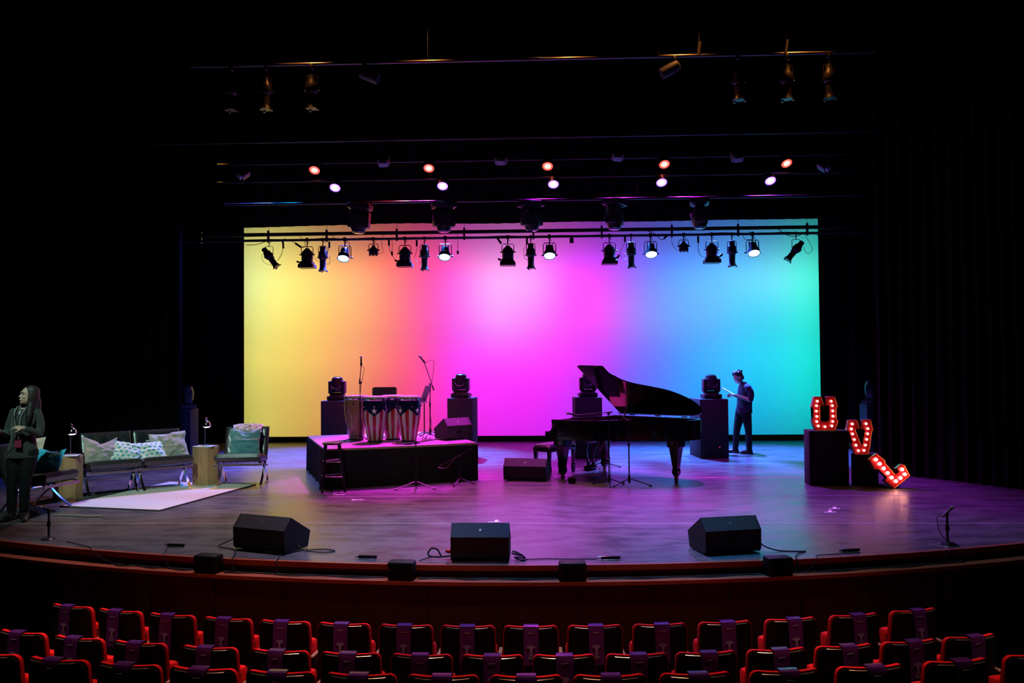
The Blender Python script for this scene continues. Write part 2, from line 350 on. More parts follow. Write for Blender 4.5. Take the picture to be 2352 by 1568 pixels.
# ================================================================ RISER, PLINTHS, MONITORS
RZ = R(22); RO = V((-3.36, 12.55, 0)); RM = M.Translation(RO) @ M.Rotation(RZ, 4, 'Z')
def ris(x, y, z=.61): return RM @ V((x, y, z))
riser = empty('drum_riser', RO, RZ, 'low square platform with black skirt carrying the conga drums', 'stage riser')
q = MB(); q.box((1.22, 1.22, .59), (2.44, 2.44, .04), bev=.004); q.build('deck', mat('riser_deck', (.17, .13, .16), .5, spec=.3, vary=.3, scale=9), riser)
q = MB(); q.box((1.22, -.004, .592), (2.44, .008, .03)); q.build('edge_strip', mat('edge_timber', (.3, .2, .14), .6), riser)
def skirt(p0, p1, nm, amp=.012, top=.57):
    p0, p1 = V(p0), V(p1); d = (p1 - p0); nn = V((d.y, -d.x, 0)).normalized(); q = MB(); Ln = d.length
    def f(a, c):
        w = amp * (1.6 - c) * sin(a * Ln * 14 + 2 * noise.noise(V((a * 4, p0.x, 0)))) + .02 * (1 - c) * noise.noise(V((a * 5, c * 2, p0.y)))
        return p0 + d * a + nn * (.012 + w) + V((0, 0, .004 + (top - .004) * c))
    q.grid(f, 90, 6); q.grid(lambda a, c: f(a, c) - nn * .012, 90, 6)
    return q.build(nm, mat('skirt_cloth', (.011, .011, .012), .9, spec=.15), riser)
skirt((0, 0, 0), (2.44, 0, 0), 'skirt_panel'); skirt((2.44, 0, 0), (2.44, 2.44, 0), 'skirt_panel')
skirt((0, 1.05, 0), (0, 0, 0), 'skirt_panel'); skirt((0, 2.44, 0), (0, 1.22, 0), 'skirt_panel'); skirt((2.44, 2.44, 0), (0, 2.44, 0), 'skirt_panel')
for x in (.06, 2.38):
    for y in (.06, 2.38):
        q = MB(); q.box((x, y, .285), (.04, .04, .57)); q.build('leg', STEEL, riser)

GEL = mat('mover_black', (.02, .02, .024), .32, spec=.5)
def mover_parts(root, flip=False):
    # moving head: base, yoke with two arms, head with lens
    q = MB(); q.box((0, 0, .05), (.36, .30, .09), bev=.02); q.box((0, 0, .10), (.26, .22, .03), bev=.01); q.build('base', GEL, root)
    q = MB(); q.box((0, 0, .135), (.30, .13, .045), bev=.015)
    for s_ in (-1, 1): q.box((s_ * .128, 0, .265), (.085, .17, .255), bev=.022)
    yk = q.build('yoke', GEL, root)
    q = MB(); q.skin([q.ring((0, 0, z), (0, 0, 1), r, 16, ref=(1, 0, 0), ry=r * .95) for z, r in ((.165, .085), (.19, .125), (.30, .135), (.39, .13), (.415, .112), (.455, .105), (.468, .085))])
    hd = q.build('head', GEL, root)
    q = MB(); q.tube([(-.10, -.13, .30), (-.06, -.135, .25), (0, -.135, .235), (.06, -.135, .25), (.10, -.13, .30)], .006); q.build('handle', STEEL, hd)
    q = MB(); q.cyl((0, 0, .468), (0, 0, .476), .075, seg=20); q.build('lens', mat('lens_glass', (.02, .03, .08), .05, spec=.9), hd)
    q = MB()
    for s_ in (-1, 1):
        for k in range(3): q.box((s_ * (.185 + .008 * k), -.05 + .05 * k, .055), (.014, .012, .03))
    q.build('side_clamp', STEEL, root)
def plinth(x, y, w, d, h, rz, label, mt=None, led=False):
    p = empty('plinth', (x, y, 0), rz, label, 'plinth')
    q = MB(); q.box((0, d / 2, h / 2), (w, d, h), bev=.006); q.build('box', mt or mat('plinth_cloth', (.02, .02, .022), .75, spec=.25), p)
    if led:
        q = MB(); q.cyl((.02 + w * .14, -.004, .22), (.02 + w * .14, .002, .22), .008); q.build('indicator_light', mat('red_led', (.5, 0, 0), .4, emit=(1, .02, .02), estr=3), p)
    return p
PL = [(-4.175, 16.3, .53, .57, 1.165, R(-1), 'tall black plinth behind the left corner of the drum riser', 'black moving head lamp standing on the plinth behind the conga riser, leftmost of four'),
      (-1.66, 16.2, .50, .57, 1.21, R(-6), 'tall black plinth behind the wedge monitor on the drum riser', 'black moving head lamp on the plinth against the magenta backdrop'),
      (.87, 16.3, .53, .57, 1.20, R(4), 'tall black plinth partly hidden behind the grand piano', 'black moving head lamp seen under the raised piano lid'),
      (3.31, 16.3, .56, .8, 1.155, R(5), 'tall black plinth between the piano tail and the standing man', 'black moving head lamp on the plinth beside the standing man')]
mv0 = None
for i, (x, y, w, d, h, rz, lb, lm) in enumerate(PL):
    plinth(x, y, w, d, h, rz, lb, led=(i == 3))
    lo = (x + .0, y + .28, h)
    if mv0 is None:
        mv0 = empty('moving_head_lamp', lo, rz, lm, 'stage light', 'moving heads on the rear plinths'); mover_parts(mv0)
    else: dup(mv0, lo, rz, lm)
plinth(6.66, 17.0, .30, .4, 1.0, 0, 'narrow black plinth far right behind the red letter V')
plinth(-7.54, 17.0, .34, .4, .98, 0, 'narrow dark plinth standing behind the right half of the couch')
dup(mv0, (6.68, 17.2, 1.0), R(60), 'dim moving head lamp on the far right plinth above the letter V', 'moving heads on the side plinths')
dup(mv0, (-7.52, 17.2, .98), R(-60), 'dim moving head lamp on the far left plinth above the couch', 'moving heads on the side plinths')

GRILLE = mat('speaker_grille', (.03, .03, .03), .6, .2, bump=.8, scale=500)
SPK = mat('speaker_paint', (.034, .034, .030), .6, spec=.25, bump=.3, scale=300)
def monitor(x, y, z, rz, w, label, h=.35, knob=True, corner=None, dep=.40):
    p = empty('floor_monitor', (x, y, z), rz, label, 'stage monitor', None)
    s_ = h / .35; e = dep / .4
    prof = [(.03 * e, .015), (-.0, .045), (-.005, .235 * s_), (.10 * e, .35 * s_), (.40 * e, .17 * s_), (.36 * e, .015)]
    mm = M(((0, 0, 1, 0), (1, 0, 0, 0), (0, 1, 0, 0), (0, 0, 0, 1)))
    q = MB(); q.prism(prof, w - .03, mm @ M.Translation((0, 0, .015))); q.build('cabinet', SPK, p, smooth=False)
    big = [((a - .18) * 1.04 + .18, (c_ - .16) * 1.03 + .16) for a, c_ in prof]
    for k in (0, w - .018):
        q = MB(); q.prism(big, .018, mm @ M.Translation((0, 0, k))); q.build('end_panel', SPK, p, smooth=False)
    a, c_ = V((.11 * e, .345 * s_)), V((.395 * e, .185 * s_)); d = c_ - a; nn = V((-d.y, d.x)).normalized() * .008
    q = MB(); q.prism([a, c_, c_ + nn, a + nn], w - .06, mm @ M.Translation((0, 0, .03))); q.build('grille', GRILLE, p, smooth=False)
    q = MB(); q.box((w * .5, -.004, .13 * s_), (.10, .012, .05)); q.build('handle', BLKG, p)
    q = MB()
    for k in (.1, w - .1): q.box((k, .15 * e, .006), (.05, .2 * e, .014))
    q.build('foot', BLK, p)
    if knob:
        q = MB(); q.lathe([(.001, 0), (.014, 0), (.014, .004), (.009, .005), (.001, .003)], (w * .5, .05 * e, .292 * s_), 14, (0, -.74, .67)); q.build('badge', STEEL, p)
    return p
monitor(-3.235, 8.52, 0, R(-21.6), .66, 'black wedge monitor at the left of the stage front, turned inward')
monitor(-.916, 8.0, 0, R(0), .565, 'black wedge monitor standing at the centre of the stage front')
monitor(1.571, 8.259, 0, R(14.5), .60, 'black wedge monitor at the right of the stage front, greenish top')
monitor(-.67, 13.42, 0, R(-11), .70, 'brown-topped wedge monitor on the floor left of the piano')
c_ = V((-1.63, 13.80, .612)); monitor(c_.x, c_.y, c_.z, R(40), .50, 'purple-topped wedge monitor lying on the drum riser', h=.36)

def front_fill(x, y, rz, label):
    p = empty('front_fill_speaker', (x, y, -.12), rz, label, 'speaker')
    q = MB(); q.box((0, 0, .09), (.255, .15, .17), bev=.025); q.build('cabinet', mat('small_speaker', (.008, .008, .008), .6, spec=.2), p)
    q = MB(); q.box((0, -.077, .09), (.20, .006, .12), bev=.002); q.build('grille', mat('fine_grille', (.006, .006, .006), .9, spec=.05), p)
    q = MB(); q.box((-.098 if x < .3 else .098, -.077, .105), (.016, .008, .02)); q.build('badge', mat('dim_badge', (.05, .05, .05), .5), p)
for x, lb in ((-3.32, 'small black speaker on the stage lip below the left wedge monitor'), (-1.36, 'small black speaker on the stage lip left of the central wedge monitor'),
              (.25, 'small black speaker on the stage lip right of the central wedge monitor'), (2.21, 'small black speaker on the stage lip below the right wedge monitor')):
    a_ = math.asin((x - XC) / (RS + .1)); front_fill(x, YC - sqrt((RS + .105) ** 2 - (x - XC) ** 2), a_, lb)

# black scene boxes and marquee letters
BX = mat('scene_box_paint', (.011, .0105, .010), .7, spec=.3)
def scene_box(x0, y, w, d, h, rz, label):
    p = empty('scene_box', (x0, y, 0), rz, label, 'box'); q = MB(); q.box((w / 2, d / 2, h / 2), (w, d, h), bev=.004); q.build('body', BX, p)
    q = MB()
    for k in (.02, w - .02): q.box((k, -.004, h / 2), (.03, .006, h - .04))
    q.build('edge_trim', BX, p)
    return p
scene_box(4.03, 12.81, .575, .36, .83, R(-5), 'large black box under the red letter U')
scene_box(4.665, 12.84, .36, .36, .475, R(-25), 'smaller black box under the red letter V')
RED = mat('letter_red', (.36, .007, .016), .35, spec=.5)
GOLD = mat('letter_edge', (.75, .45, .18), .25, .7)
BULB = mat('warm_bulb', (1, .8, .7), .3, emit=(1, .42, .32), estr=8)
BULBL = mat('bright_bulb', (1, .85, .75), .3, emit=(1, .45, .33), estr=14)
def letter(pts, bulbs, loc, rot, label, nm, hole=None, estr=None):
    p = empty(nm, loc, 0, label, 'marquee letter', 'red marquee letters'); p.rotation_euler = rot
    mm = M(((1, 0, 0, 0), (0, 0, 1, 0), (0, 1, 0, 0), (0, 0, 0, 1)))  # x,y,z -> x, z(depth), y(up)
    q = MB(); q.prism(pts, .03, M.Translation((0, .045, 0)) @ mm); q.build('face_panel', RED, p, smooth=False)
    q = MB(); n_ = len(pts)
    cen = V((sum(a for a, c_ in pts) / n_, sum(c_ for a, c_ in pts) / n_))
    area = sum(pts[i][0] * pts[(i + 1) % n_][1] - pts[(i + 1) % n_][0] * pts[i][1] for i in range(n_)); sg = 1 if area > 0 else -1
    for i in range(n_):
        a = V(pts[i]); c_ = V(pts[(i + 1) % n_]); d = c_ - a; nn = V((d.y, -d.x)).normalized() * sg * .006
        q.prism([a - d.normalized() * .002, c_ + d.normalized() * .002, c_ + nn, a + nn], .085, M.Translation((0, -.0, 0)) @ mm)
    q.build('rim', GOLD, p, smooth=False)
    for bx_, bz_ in bulbs:
        q = MB(); q.ell((bx_, .018, bz_), (.018, .020, .018) if BULB is not BULBL else (.025, .024, .025), 10); bb = q.build('bulb', BULB, p)
        q = MB(); q.cyl((bx_, .03, bz_), (bx_, .046, bz_), .010, seg=8); q.build('socket', GOLD, bb)
    return p
def fromcrop(l, ox, oy, k):  # crop pixels to metres
    return [((x - ox) * k, (oy - y) * k) for x, y in l]
kU = .99 * .3823 / 390 * 1.0
U_ = fromcrop([(100, 80), (205, 80), (240, 195), (248, 212), (200, 212), (185, 228), (182, 450), (200, 470), (310, 470), (328, 450), (330, 228), (316, 214), (266, 212), (292, 82), (418, 80), (440, 150), (462, 238), (440, 258), (438, 425), (464, 448), (450, 520), (415, 604), (115, 604), (80, 540), (58, 440), (80, 425), (80, 262), (48, 236), (65, 220)], 258, 604, kU)
letter(U_, fromcrop([(148, 148), (135, 220), (132, 306), (137, 390), (135, 470), (157, 540), (262, 552), (370, 540), (384, 470), (390, 387), (387, 303), (384, 220), (366, 150)], 258, 604, kU), (4.315, 12.93, .833), (0, 0, 0), 'red lit marquee letter U standing on the large black box', 'marquee_letter')
V_ = fromcrop([(625, 452), (755, 446), (778, 530), (790, 576), (730, 588), (726, 610), (812, 842), (828, 842), (868, 610), (860, 590), (808, 582), (835, 450), (965, 440), (998, 600), (978, 630), (955, 780), (950, 850), (920, 975), (705, 975), (655, 822), (672, 795), (628, 625), (590, 602), (605, 580)], 800, 975, kU)
letter(V_, fromcrop([(683, 506), (668, 584), (684, 662), (710, 750), (735, 840), (770, 925), (858, 920), (880, 838), (901, 748), (917, 660), (922, 580), (897, 503)], 800, 975, kU), (4.80, 12.80, .478), (0, 0, 0), 'red lit marquee letter V standing on the smaller black box', 'marquee_letter')
# letter L, drawn upright then turned 37 degrees so it stands on one corner
def unrot(l):
    a = R(-37); return [((x * cos(a) - y * sin(a)), (x * sin(a) + y * cos(a))) for x, y in l]
L_c = fromcrop([(1086, 968), (1205, 1075), (1205, 1115), (1338, 1285), (1352, 1286), (1400, 1240), (1380, 1205), (1358, 1195), (1445, 1130), (1492, 1145), (1560, 1305), (1310, 1495), (1172, 1378), (1212, 1330), (1095, 1205), (1035, 1203), (968, 1055)], 1310, 1495, kU)
Lb = fromcrop([(1072, 1057), (1125, 1122), (1180, 1192), (1235, 1262), (1288, 1330), (1348, 1385), (1420, 1337), (1490, 1282), (1457, 1208)], 1310, 1495, kU)
BULB_, BULB = BULB, BULBL
letter(L_c, Lb, (5.17, 12.50, .003), (R(-9), 0, 0), 'bright red marquee letter L leaning tilted on its corner beside the boxes', 'marquee_letter')
BULB = BULB_

# ================================================================ CONGAS
def conga_mat():
    m_ = bpy.data.materials.new('flag_lacquer'); m_.use_nodes = True; n, l = nt(m_); b = n['Principled BSDF']
    tc = n.new('ShaderNodeTexCoord'); sp = n.new('ShaderNodeSeparateXYZ'); l.new(tc.outputs['Object'], sp.inputs[0])
    def mt(op, a, b_=None, c=None):
        k = n.new('ShaderNodeMath'); k.operation = op
        for i, q_ in enumerate((a, b_, c)):
            if q_ is None: continue
            if hasattr(q_, 'links'): l.new(q_, k.inputs[i])
            else: k.inputs[i].default_value = q_
        return k.outputs[0]
    ang = mt('DIVIDE', mt('ARCTAN2', sp.outputs[0], mt('MULTIPLY', sp.outputs[1], -1)), 2 * pi)   # 0 at front (-Y)
    st = mt('FLOOR', mt('MULTIPLY_ADD', ang, 20, 40.5)); par = mt('MODULO', st, 2)
    v = mt('ABSOLUTE', mt('SUBTRACT', mt('FRACT', mt('MULTIPLY_ADD', ang, 4, 8.5)), .5))       # 0 at each point, .5 between
    edge = mt('MULTIPLY_ADD', v, .24, .425)
    blue = mt('GREATER_THAN', sp.outputs[2], edge)
    mx = n.new('ShaderNodeMix'); mx.data_type = 'RGBA'; l.new(par, mx.inputs[0]); mx.inputs[6].default_value = (.30, .008, .014, 1); mx.inputs[7].default_value = (.46, .48, .42, 1)
    m2 = n.new('ShaderNodeMix'); m2.data_type = 'RGBA'; l.new(blue, m2.inputs[0]); l.new(mx.outputs[2], m2.inputs[6]); m2.inputs[7].default_value = (.007, .010, .035, 1)
    l.new(m2.outputs[2], b.inputs['Base Color']); b.inputs['Roughness'].default_value = .12; b.inputs['Coat Weight'].default_value = .5
    return m_
FLAG = conga_mat()
prof = [(.115, 0), (.120, .01), (.145, .15), (.172, .30), (.192, .44), (.198, .52), (.195, .62), (.188, .69), (.185, .71)]
def cr(z):
    for (r0_, z0), (r1_, z1) in zip(prof, prof[1:]):
        if z0 <= z <= z1: return r0_ + (r1_ - r0_) * (z - z0) / (z1 - z0)
    return .15
def conga(loc, rz, label, shell, star=True, sc=1.0):
    p = empty('conga_drum', loc, rz, label, 'conga drum', 'conga drums on the riser'); p.scale = (sc, sc, 1)
    q = MB(); q.lathe(prof, seg=40); q.build('shell', shell, p)
    q = MB(); q.lathe([(.190, .685), (.197, .70), (.197, .728), (.188, .732)], seg=32); q.build('rim_hoop', CHR, p)
    q = MB(); q.lathe([(.186, .70), (.192, .74), (.188, .755), (.08, .762), (.001, .763)], seg=32); q.build('drum_head', mat('drum_skin', (.62, .52, .44), .5, sheen=.2), p)
    q = MB(); q.lathe([(.116, -.001), (.125, .002), (.125, .03), (.120, .032)], seg=28); q.build('base_ring', BLKM, p)
    for k in range(6):
        a = 2 * pi * (k + .5) / 6; ca, sa = cos(a), sin(a)
        q = MB(); q.cyl((ca * .204, sa * .204, .72), (ca * .208, sa * .208, .60), .005, seg=8); q.box((ca * .205, sa * .205, .59), (.03, .03, .03), rot=a, bev=.006); q.box((ca * .202, sa * .202, .71), (.02, .022, .03), rot=a, bev=.004)
        q.build('tuning_lug', CHR, p)
    if star:
        for k in range(4):
            a0 = -pi / 2 + k * pi / 2; q = MB(); vs = []
            for j in range(10):
                rr_ = .050 if j % 2 == 0 else .020; t = pi / 2 + j * pi / 5; z = .52 + rr_ * sin(t); rad = cr(z) + .0022; a = a0 + rr_ * cos(t) / rad
                vs.append(q.bm.verts.new((rad * cos(a), rad * sin(a), z)))
            rad = cr(.52) + .0042; cv = q.bm.verts.new((rad * cos(a0), rad * sin(a0), .52))
            for j in range(10): q.bm.faces.new((vs[j], vs[(j + 1) % 10], cv))
            q.build('star_emblem', mat('star_white', (.75, .75, .7), .2), p, smooth=False)
    return p
AMB = mat('amber_lacquer', (.20, .115, .085), .15, vary=.25, scale=8, coat=.5)
conga((-2.81, 13.66, .61), R(8), 'flag-striped conga drum with large white star facing front, second from left', FLAG)
conga((-2.58, 14.03, .61), R(-26), 'flag-striped conga drum standing between and behind two others', FLAG)
conga((-2.25, 13.70, .61), R(-36), 'rightmost flag-striped conga drum, beside the boom microphone foot', FLAG)
conga((-3.21, 14.03, .61), 0, 'plain brownish lacquered conga drum at the left of the set', AMB, False)

# folding chair behind the congas
p = empty('folding_chair', tuple(ris(1.28, 1.80)), RZ - R(10), 'dark folding chair behind the conga drums, only its backrest showing', 'chair')
q = MB(); pts = []
for cx_, cz_, a0 in ((.18, .68, -90), (.18, .83, 0), (-.18, .83, 90), (-.18, .68, 180)):
    for k in range(5): a = R(a0 + k * 22.5); pts.append((cx_ + .04 * cos(a), cz_ + .04 * sin(a)))
q.prism(pts, .02, M.Translation((0, .16, 0)) @ M(((1, 0, 0, 0), (0, 0, 1, 0), (0, 1, 0, 0), (0, 0, 0, 1)))); q.build('backrest', BLK, p)
q = MB(); q.box((0, -.02, .44), (.40, .38, .025), bev=.01); q.build('seat', BLK, p)
for s_ in (-1, 1):
    q = MB(); q.tube([(s_ * .2, .17, .85), (s_ * .21, .08, .5), (s_ * .22, -.22, 0)], .011); q.build('leg', BLKM, p)
    q = MB(); q.tube([(s_ * .19, -.12, .44), (s_ * .2, .24, 0)], .011); q.build('leg', BLKM, p)

# microphone and music stands
MICM = mat('mic_grille', (.3, .3, .32), .35, .8, bump=.5, scale=400)
def mic_stand(loc, h, boom=None, label='', rz=0, legs=.30, mic=None, loop=None, tip=.0, name='microphone_stand'):
    p = empty(name, loc, 0, label, 'microphone stand')
    for k in range(3):
        a = rz + 2 * pi * k / 3; e = (cos(a) * legs, sin(a) * legs, .012)
        q = MB(); q.tube([(cos(a) * .02, sin(a) * .02, .10), e], .008); q.cyl((e[0] * .92, e[1] * .92, .016), (e[0] * 1.04, e[1] * 1.04, .012), .012, seg=8); q.build('leg', BLKM, p)
    q = MB(); q.cyl((0, 0, .05), (0, 0, .16), .022, .016); q.cyl((0, 0, .03), (0, 0, h * .62), .0105); q.cyl((0, 0, h * .6), (0, 0, h * .6 + .05), .017); q.cyl((0, 0, h * .6), (0, 0, h), .0075); q.build('pole', BLKM, p)
    end = V((0, 0, h))
    if boom is not None:
        bs, be = V(boom[0]) + V((0, 0, h)), V(boom[1]) + V((0, 0, h))
        q = MB(); q.cyl(bs, be, .0065); q.cyl(bs, bs + (be - bs).normalized() * .09, .012); q.build('boom_arm', BLKM, p)
        q = MB(); q.box((0, 0, h), (.04, .035, .05), bev=.01); q.cyl((.0, 0, h), (.04, -.02, h + .012), .006); q.build('clutch', BLKM, p)
        end = be
    if mic is not None:
        d = V(mic).normalized(); q = MB(); q.cyl(end - d * .03, end + d * .10, .011, .015); q.cyl(end - d * .01, end + d * .03, .019); q.build('microphone_body', BLKM, p)
        q = MB(); q.ell(end + d * .125, .024, 12); q.build('microphone_grille', MICM, p)
        if loop is not None:
            q = MB(); q.tube(spline([end - d * .03, end - d * .03 + V(loop), end.lerp(V((0, 0, h)), .5) + V(loop) * .8, V((.012, 0, h * .9)), V((-.013, .01, h * .6)), V((.014, -.008, h * .35)), V((.03, 0, .05))], 7), .0038, 5); q.build('cable', CABLE, p)
    return p
BRS = mat('lit_tube', (.05, .04, .04), .25, .6)
mic_stand((-3.09, 13.80, .61), .98, ((-.01, 0, -.02), (.02, 0, .30)), 'straight microphone stand rising in front of the brownish conga', R(200), .27, (.02, -.1, 1), (.05, 0, -.03))
mic_stand((-2.0, 14.44, .61), .92, ((.07, 0, -.10), (-.10, 0, .40)), 'tall boom microphone stand leaning left at the right of the congas', R(20), .26, (-.6, 0, .75), (.14, 0, .05))
mic_stand((-1.97, 12.62, 0), .70, ((-.16, 0, -.03), (.42, 0, .06)), 'low boom stand with level arm in front of the drum riser', R(215), .34, None)
mic_stand((-1.33, 12.95, 0), .44, ((-.34, 0, -.16), (.17, 0, .12)), 'low boom stand with slanting arm near the riser right corner', R(10), .22, None)
mic_stand((1.30, 12.88, 0), .99, ((0, .0, 0), (-.12, .5, .10)), 'microphone stand in front of the piano, boom reaching over the rim', R(-20), .34, None)
mic_stand((.99, 12.86, 0), 1.11, ((.06, .05, .02), (-.50, .25, -.04)), 'boom microphone stand placing a microphone above the piano keyboard', R(-90), .27, (-1, 0, .25), (.06, 0, -.09))
mic_stand((1.06, 14.95, 0), .92, None, 'short microphone stand standing behind the piano', R(10), .30, None)
q = MB(); q.tube(spline([(-1.67, 12.9, .28), (-1.55, 12.92, .27), (-1.45, 12.93, .36), (-1.38, 12.93, .45)], 8), .004, 5); tag(q.build('slack_cable', mat('pink_lit_cable', (.2, .1, .1), .5)), 'thin cable looping below the slanting boom arm by the riser', 'cable')

p = empty('music_stand', (-2.07, 14.22, .61), 0, 'tan music stand desk seen edge-on beside the rightmost conga', 'music stand')
q = MB(); q.cyl((0, 0, .08), (0, 0, .70), .010)
q.build('pole', BLKM, p)
for k in range(3):
    a = R(30 + 120 * k); q = MB(); q.tube([(0, 0, .12), (cos(a) * .24, sin(a) * .24, .012)], .008); q.build('leg', BLKM, p)
q = MB(); q.box((0, 0, .78), (.42, .008, .30), bev=.003); q.box((0, -.03, .635), (.42, .06, .008))
q.build('desk', mat('desk_tan', (.30, .25, .18), .5), p, xf=M.Translation((0, 0, .7)) @ M.Rotation(R(20), 4, 'X') @ M.Rotation(0, 4, 'Z') @ M.Translation((0, 0, -.7))).rotation_euler = (0, 0, R(84))

def desk_stand(x, y, label, d, loopy):
    p = empty('desk_microphone_stand', (x, y, 0), 0, label, 'microphone stand')
    q = MB(); q.lathe([(.075, 0), (.08, .006), (.07, .018), (.03, .024), (.012, .03)], seg=24); q.build('base', mat('base_steel', (.12, .12, .13), .25, .8), p)
    q = MB(); q.cyl((0, 0, .02), (0, 0, .30), .012); q.cyl((0, 0, .14), (0, 0, .19), .020); q.build('pole', BLKM, p)
    q = MB(); q.box((0, 0, .31), (.03, .03, .04), bev=.006); q.build('clip', BLKG, p)
    q = MB(); D_ = V(d).normalized(); q.cyl(V((0, 0, .325)) - D_ * .07, V((0, 0, .325)) + D_ * .07, .010, .013); q.build('microphone_body', BLKM, p)
    q = MB(); q.ell(V((0, 0, .325)) + D_ * .09, (.02, .02, .02), 10); q.build('microphone_grille', MICM, p)
    if loopy:
        q = MB(); q.tube(spline([V((0, 0, .325)) - D_ * .07, (-.10, 0, .28), (-.08, 0, .14), (-.02, .01, .05), (.03, -.02, .02)], 8), .004, 5); q.build('cable', CABLE, p)
desk_stand(-5.50, 9.01, 'short round-base microphone stand at the far left stage edge', (-.75, -.1, .25), False)
desk_stand(4.16, 8.78, 'short round-base microphone stand at the far right stage edge', (.6, .3, .4), True)

# metal-topped stool in front of the riser
p = empty('bar_stool', (-3.19, 12.36, 0), R(20), 'tall black stool in front of the left riser corner', 'stool')
q = MB(); q.lathe([(.001, .70), (.13, .70), (.15, .71), (.15, .728), (.135, .735), (.001, .732)], seg=28); q.build('seat', mat('stool_seat', (.05, .05, .055), .3), p)
L4 = [((s1 * .10, s2 * .10, .70), (s1 * .17, s2 * .17, 0)) for s1, s2 in ((-1, -1), (1, -1), (1, 1), (-1, 1))]
for a, c_ in L4:
    q = MB(); q.cyl(a, c_, .017, .015); q.build('leg', BLKM, p)
for t_, mt_ in ((.35, 'rung'), (.66, 'rung')):
    for i in range(4):
        a = V(L4[i][0]).lerp(V(L4[i][1]), t_); c_ = V(L4[(i + 1) % 4][0]).lerp(V(L4[(i + 1) % 4][1]), t_ + .02); q = MB(); q.cyl(a, c_, .009); q.build('rung', STEEL, p)

# ================================================================ GRAND PIANO
PB = mat('piano_lacquer', (.008, .008, .009), .08, spec=.5, coat=.6, vary=.02)
piano = empty('grand_piano', (.957, 14.79, 0), R(-38), 'black concert grand piano with its lid raised on the stick', 'piano')
OUT = [(.14, 0), (1.7, 0), (1.95, .03), (2.08, .14), (2.11, .30), (2.06, .48), (1.93, .66), (1.75, .80), (1.5, .90), (1.25, .99), (1.08, 1.10), (.99, 1.24), (.93, 1.38), (.85, 1.47), (.72, 1.50), (.14, 1.50)]
o3 = [V((a, c_, 0)) for a, c_ in OUT[1:-1]]
OS = [(p_.x, p_.y) for p_ in spline(o3, 5)]
OS = [OUT[0]] + OS + [OUT[-1]]
def flipy(l): return [(a, -c_) for a, c_ in l]
q = MB(); n_ = len(OS); inn = []
for i in range(n_):
    a, c_, e = V(OS[i - 1]), V(OS[i]), V(OS[(i + 1) % n_]); d = (e - a).normalized(); inn.append(c_ + V((-d.y, d.x)) * .045)
secs = []
for i in range(n_):
    a, c_ = OS[i], inn[i]; secs.append([q.bm.verts.new((a[0], -a[1], .66)), q.bm.verts.new((a[0], -a[1], .975)), q.bm.verts.new((c_[0], -c_[1], .975)), q.bm.verts.new((c_[0], -c_[1], .66))])
for i in range(n_ - 1):
    for k in range(4): q.bm.faces.new((secs[i][k], secs[i][(k + 1) % 4], secs[i + 1][(k + 1) % 4], secs[i + 1][k]))
q.bm.faces.new(secs[0]); q.bm.faces.new(secs[-1]); q.build('rim', PB, piano)
q = MB(); q.prism(flipy([tuple(v_) for v_ in inn]), .02, M.Translation((0, 0, .67))); q.build('soundboard', PB, piano, smooth=False)
q = MB(); q.prism(flipy([(a * .93 + .07, c_ * .93 + .05) for a, c_ in [tuple(v_) for v_ in inn]]), .012, M.Translation((0, 0, .86)))
for k in range(5): q.box((.75 + .25 * k, -.55, .885), (.03, .8 - .1 * k, .03), rot=.25)
q.build('iron_plate', mat('plate_gold', (.45, .30, .12), .35, .7), piano, smooth=False)
SC = [(-.03, .63), (-.03, .775), (.045, .778), (.085, .80), (.105, .85), (.108, .91), (.10, .975), (.22, .975), (.22, .63)]
for y0 in (0, 1.44):
    q = MB(); q.prism(SC, .06, M.Translation((0, -y0, 0)) @ M(((1, 0, 0, 0), (0, 0, -1, 0), (0, 1, 0, 0), (0, 0, 0, 1)))); q.build('key_cheek', PB, piano, smooth=False)
q = MB(); q.box((.07, -.75, .655), (.24, 1.38, .05)); q.build('keybed', PB, piano)
q = MB(); q.box((.035, -.75, .70), (.13, 1.24, .025), bev=.003)
for k in range(51): q.box((.035, -.75 - .61 + .0239 * k, .714), (.132, .0012, .002))
kb = q.build('keyboard', mat('ivory_key', (.75, .74, .70), .3), piano, smooth=False)
q = MB()
for k in range(51):
    if k % 7 not in (2, 6): q.box((.06, -.75 - .61 + .0239 * (k + .5), .722), (.085, .011, .014), bev=.002)
q.build('black_keys', BLKG, kb)
q = MB(); q.box((.12, -.75, .83), (.025, 1.38, .27)); q.build('fallboard', PB, piano)
q = MB(); q.box((.40, -.75, .985), (.30, .85, .014), rot=None); q.build('music_desk', PB, piano)
be = R(33); LM = M.Translation((0, 0, .998)) @ M.Rotation(-be, 4, 'X')
ext = [(.47, -.02)] + [(a + (.015 if a > 1 else 0), c_ + .02) for a, c_ in OS[1:-1] if a > .50] + [(.72, 1.53), (.47, 1.53)]
q = MB(); q.prism(flipy(ext), .02, LM); q.build('lid', PB, piano, smooth=False)
q = MB(); q.prism(flipy([(.49, 0), (.93, 0), (.93, 1.49), (.49, 1.51)]), .02, LM @ M.Translation((0, 0, .023))); q.build('front_lid_flap', PB, piano, smooth=False)
q = MB()
for a in (.7, 1.2, 1.7): q.cyl((a - .05, .012, .99), (a + .05, .012, .99), .010)
q.build('hinge', PB, piano)
t_ = LM @ V((1.22, -.90, 0)); q = MB(); q.cyl((1.16, -1.01, .975), t_, .011); q.build('lid_prop', PB, piano)
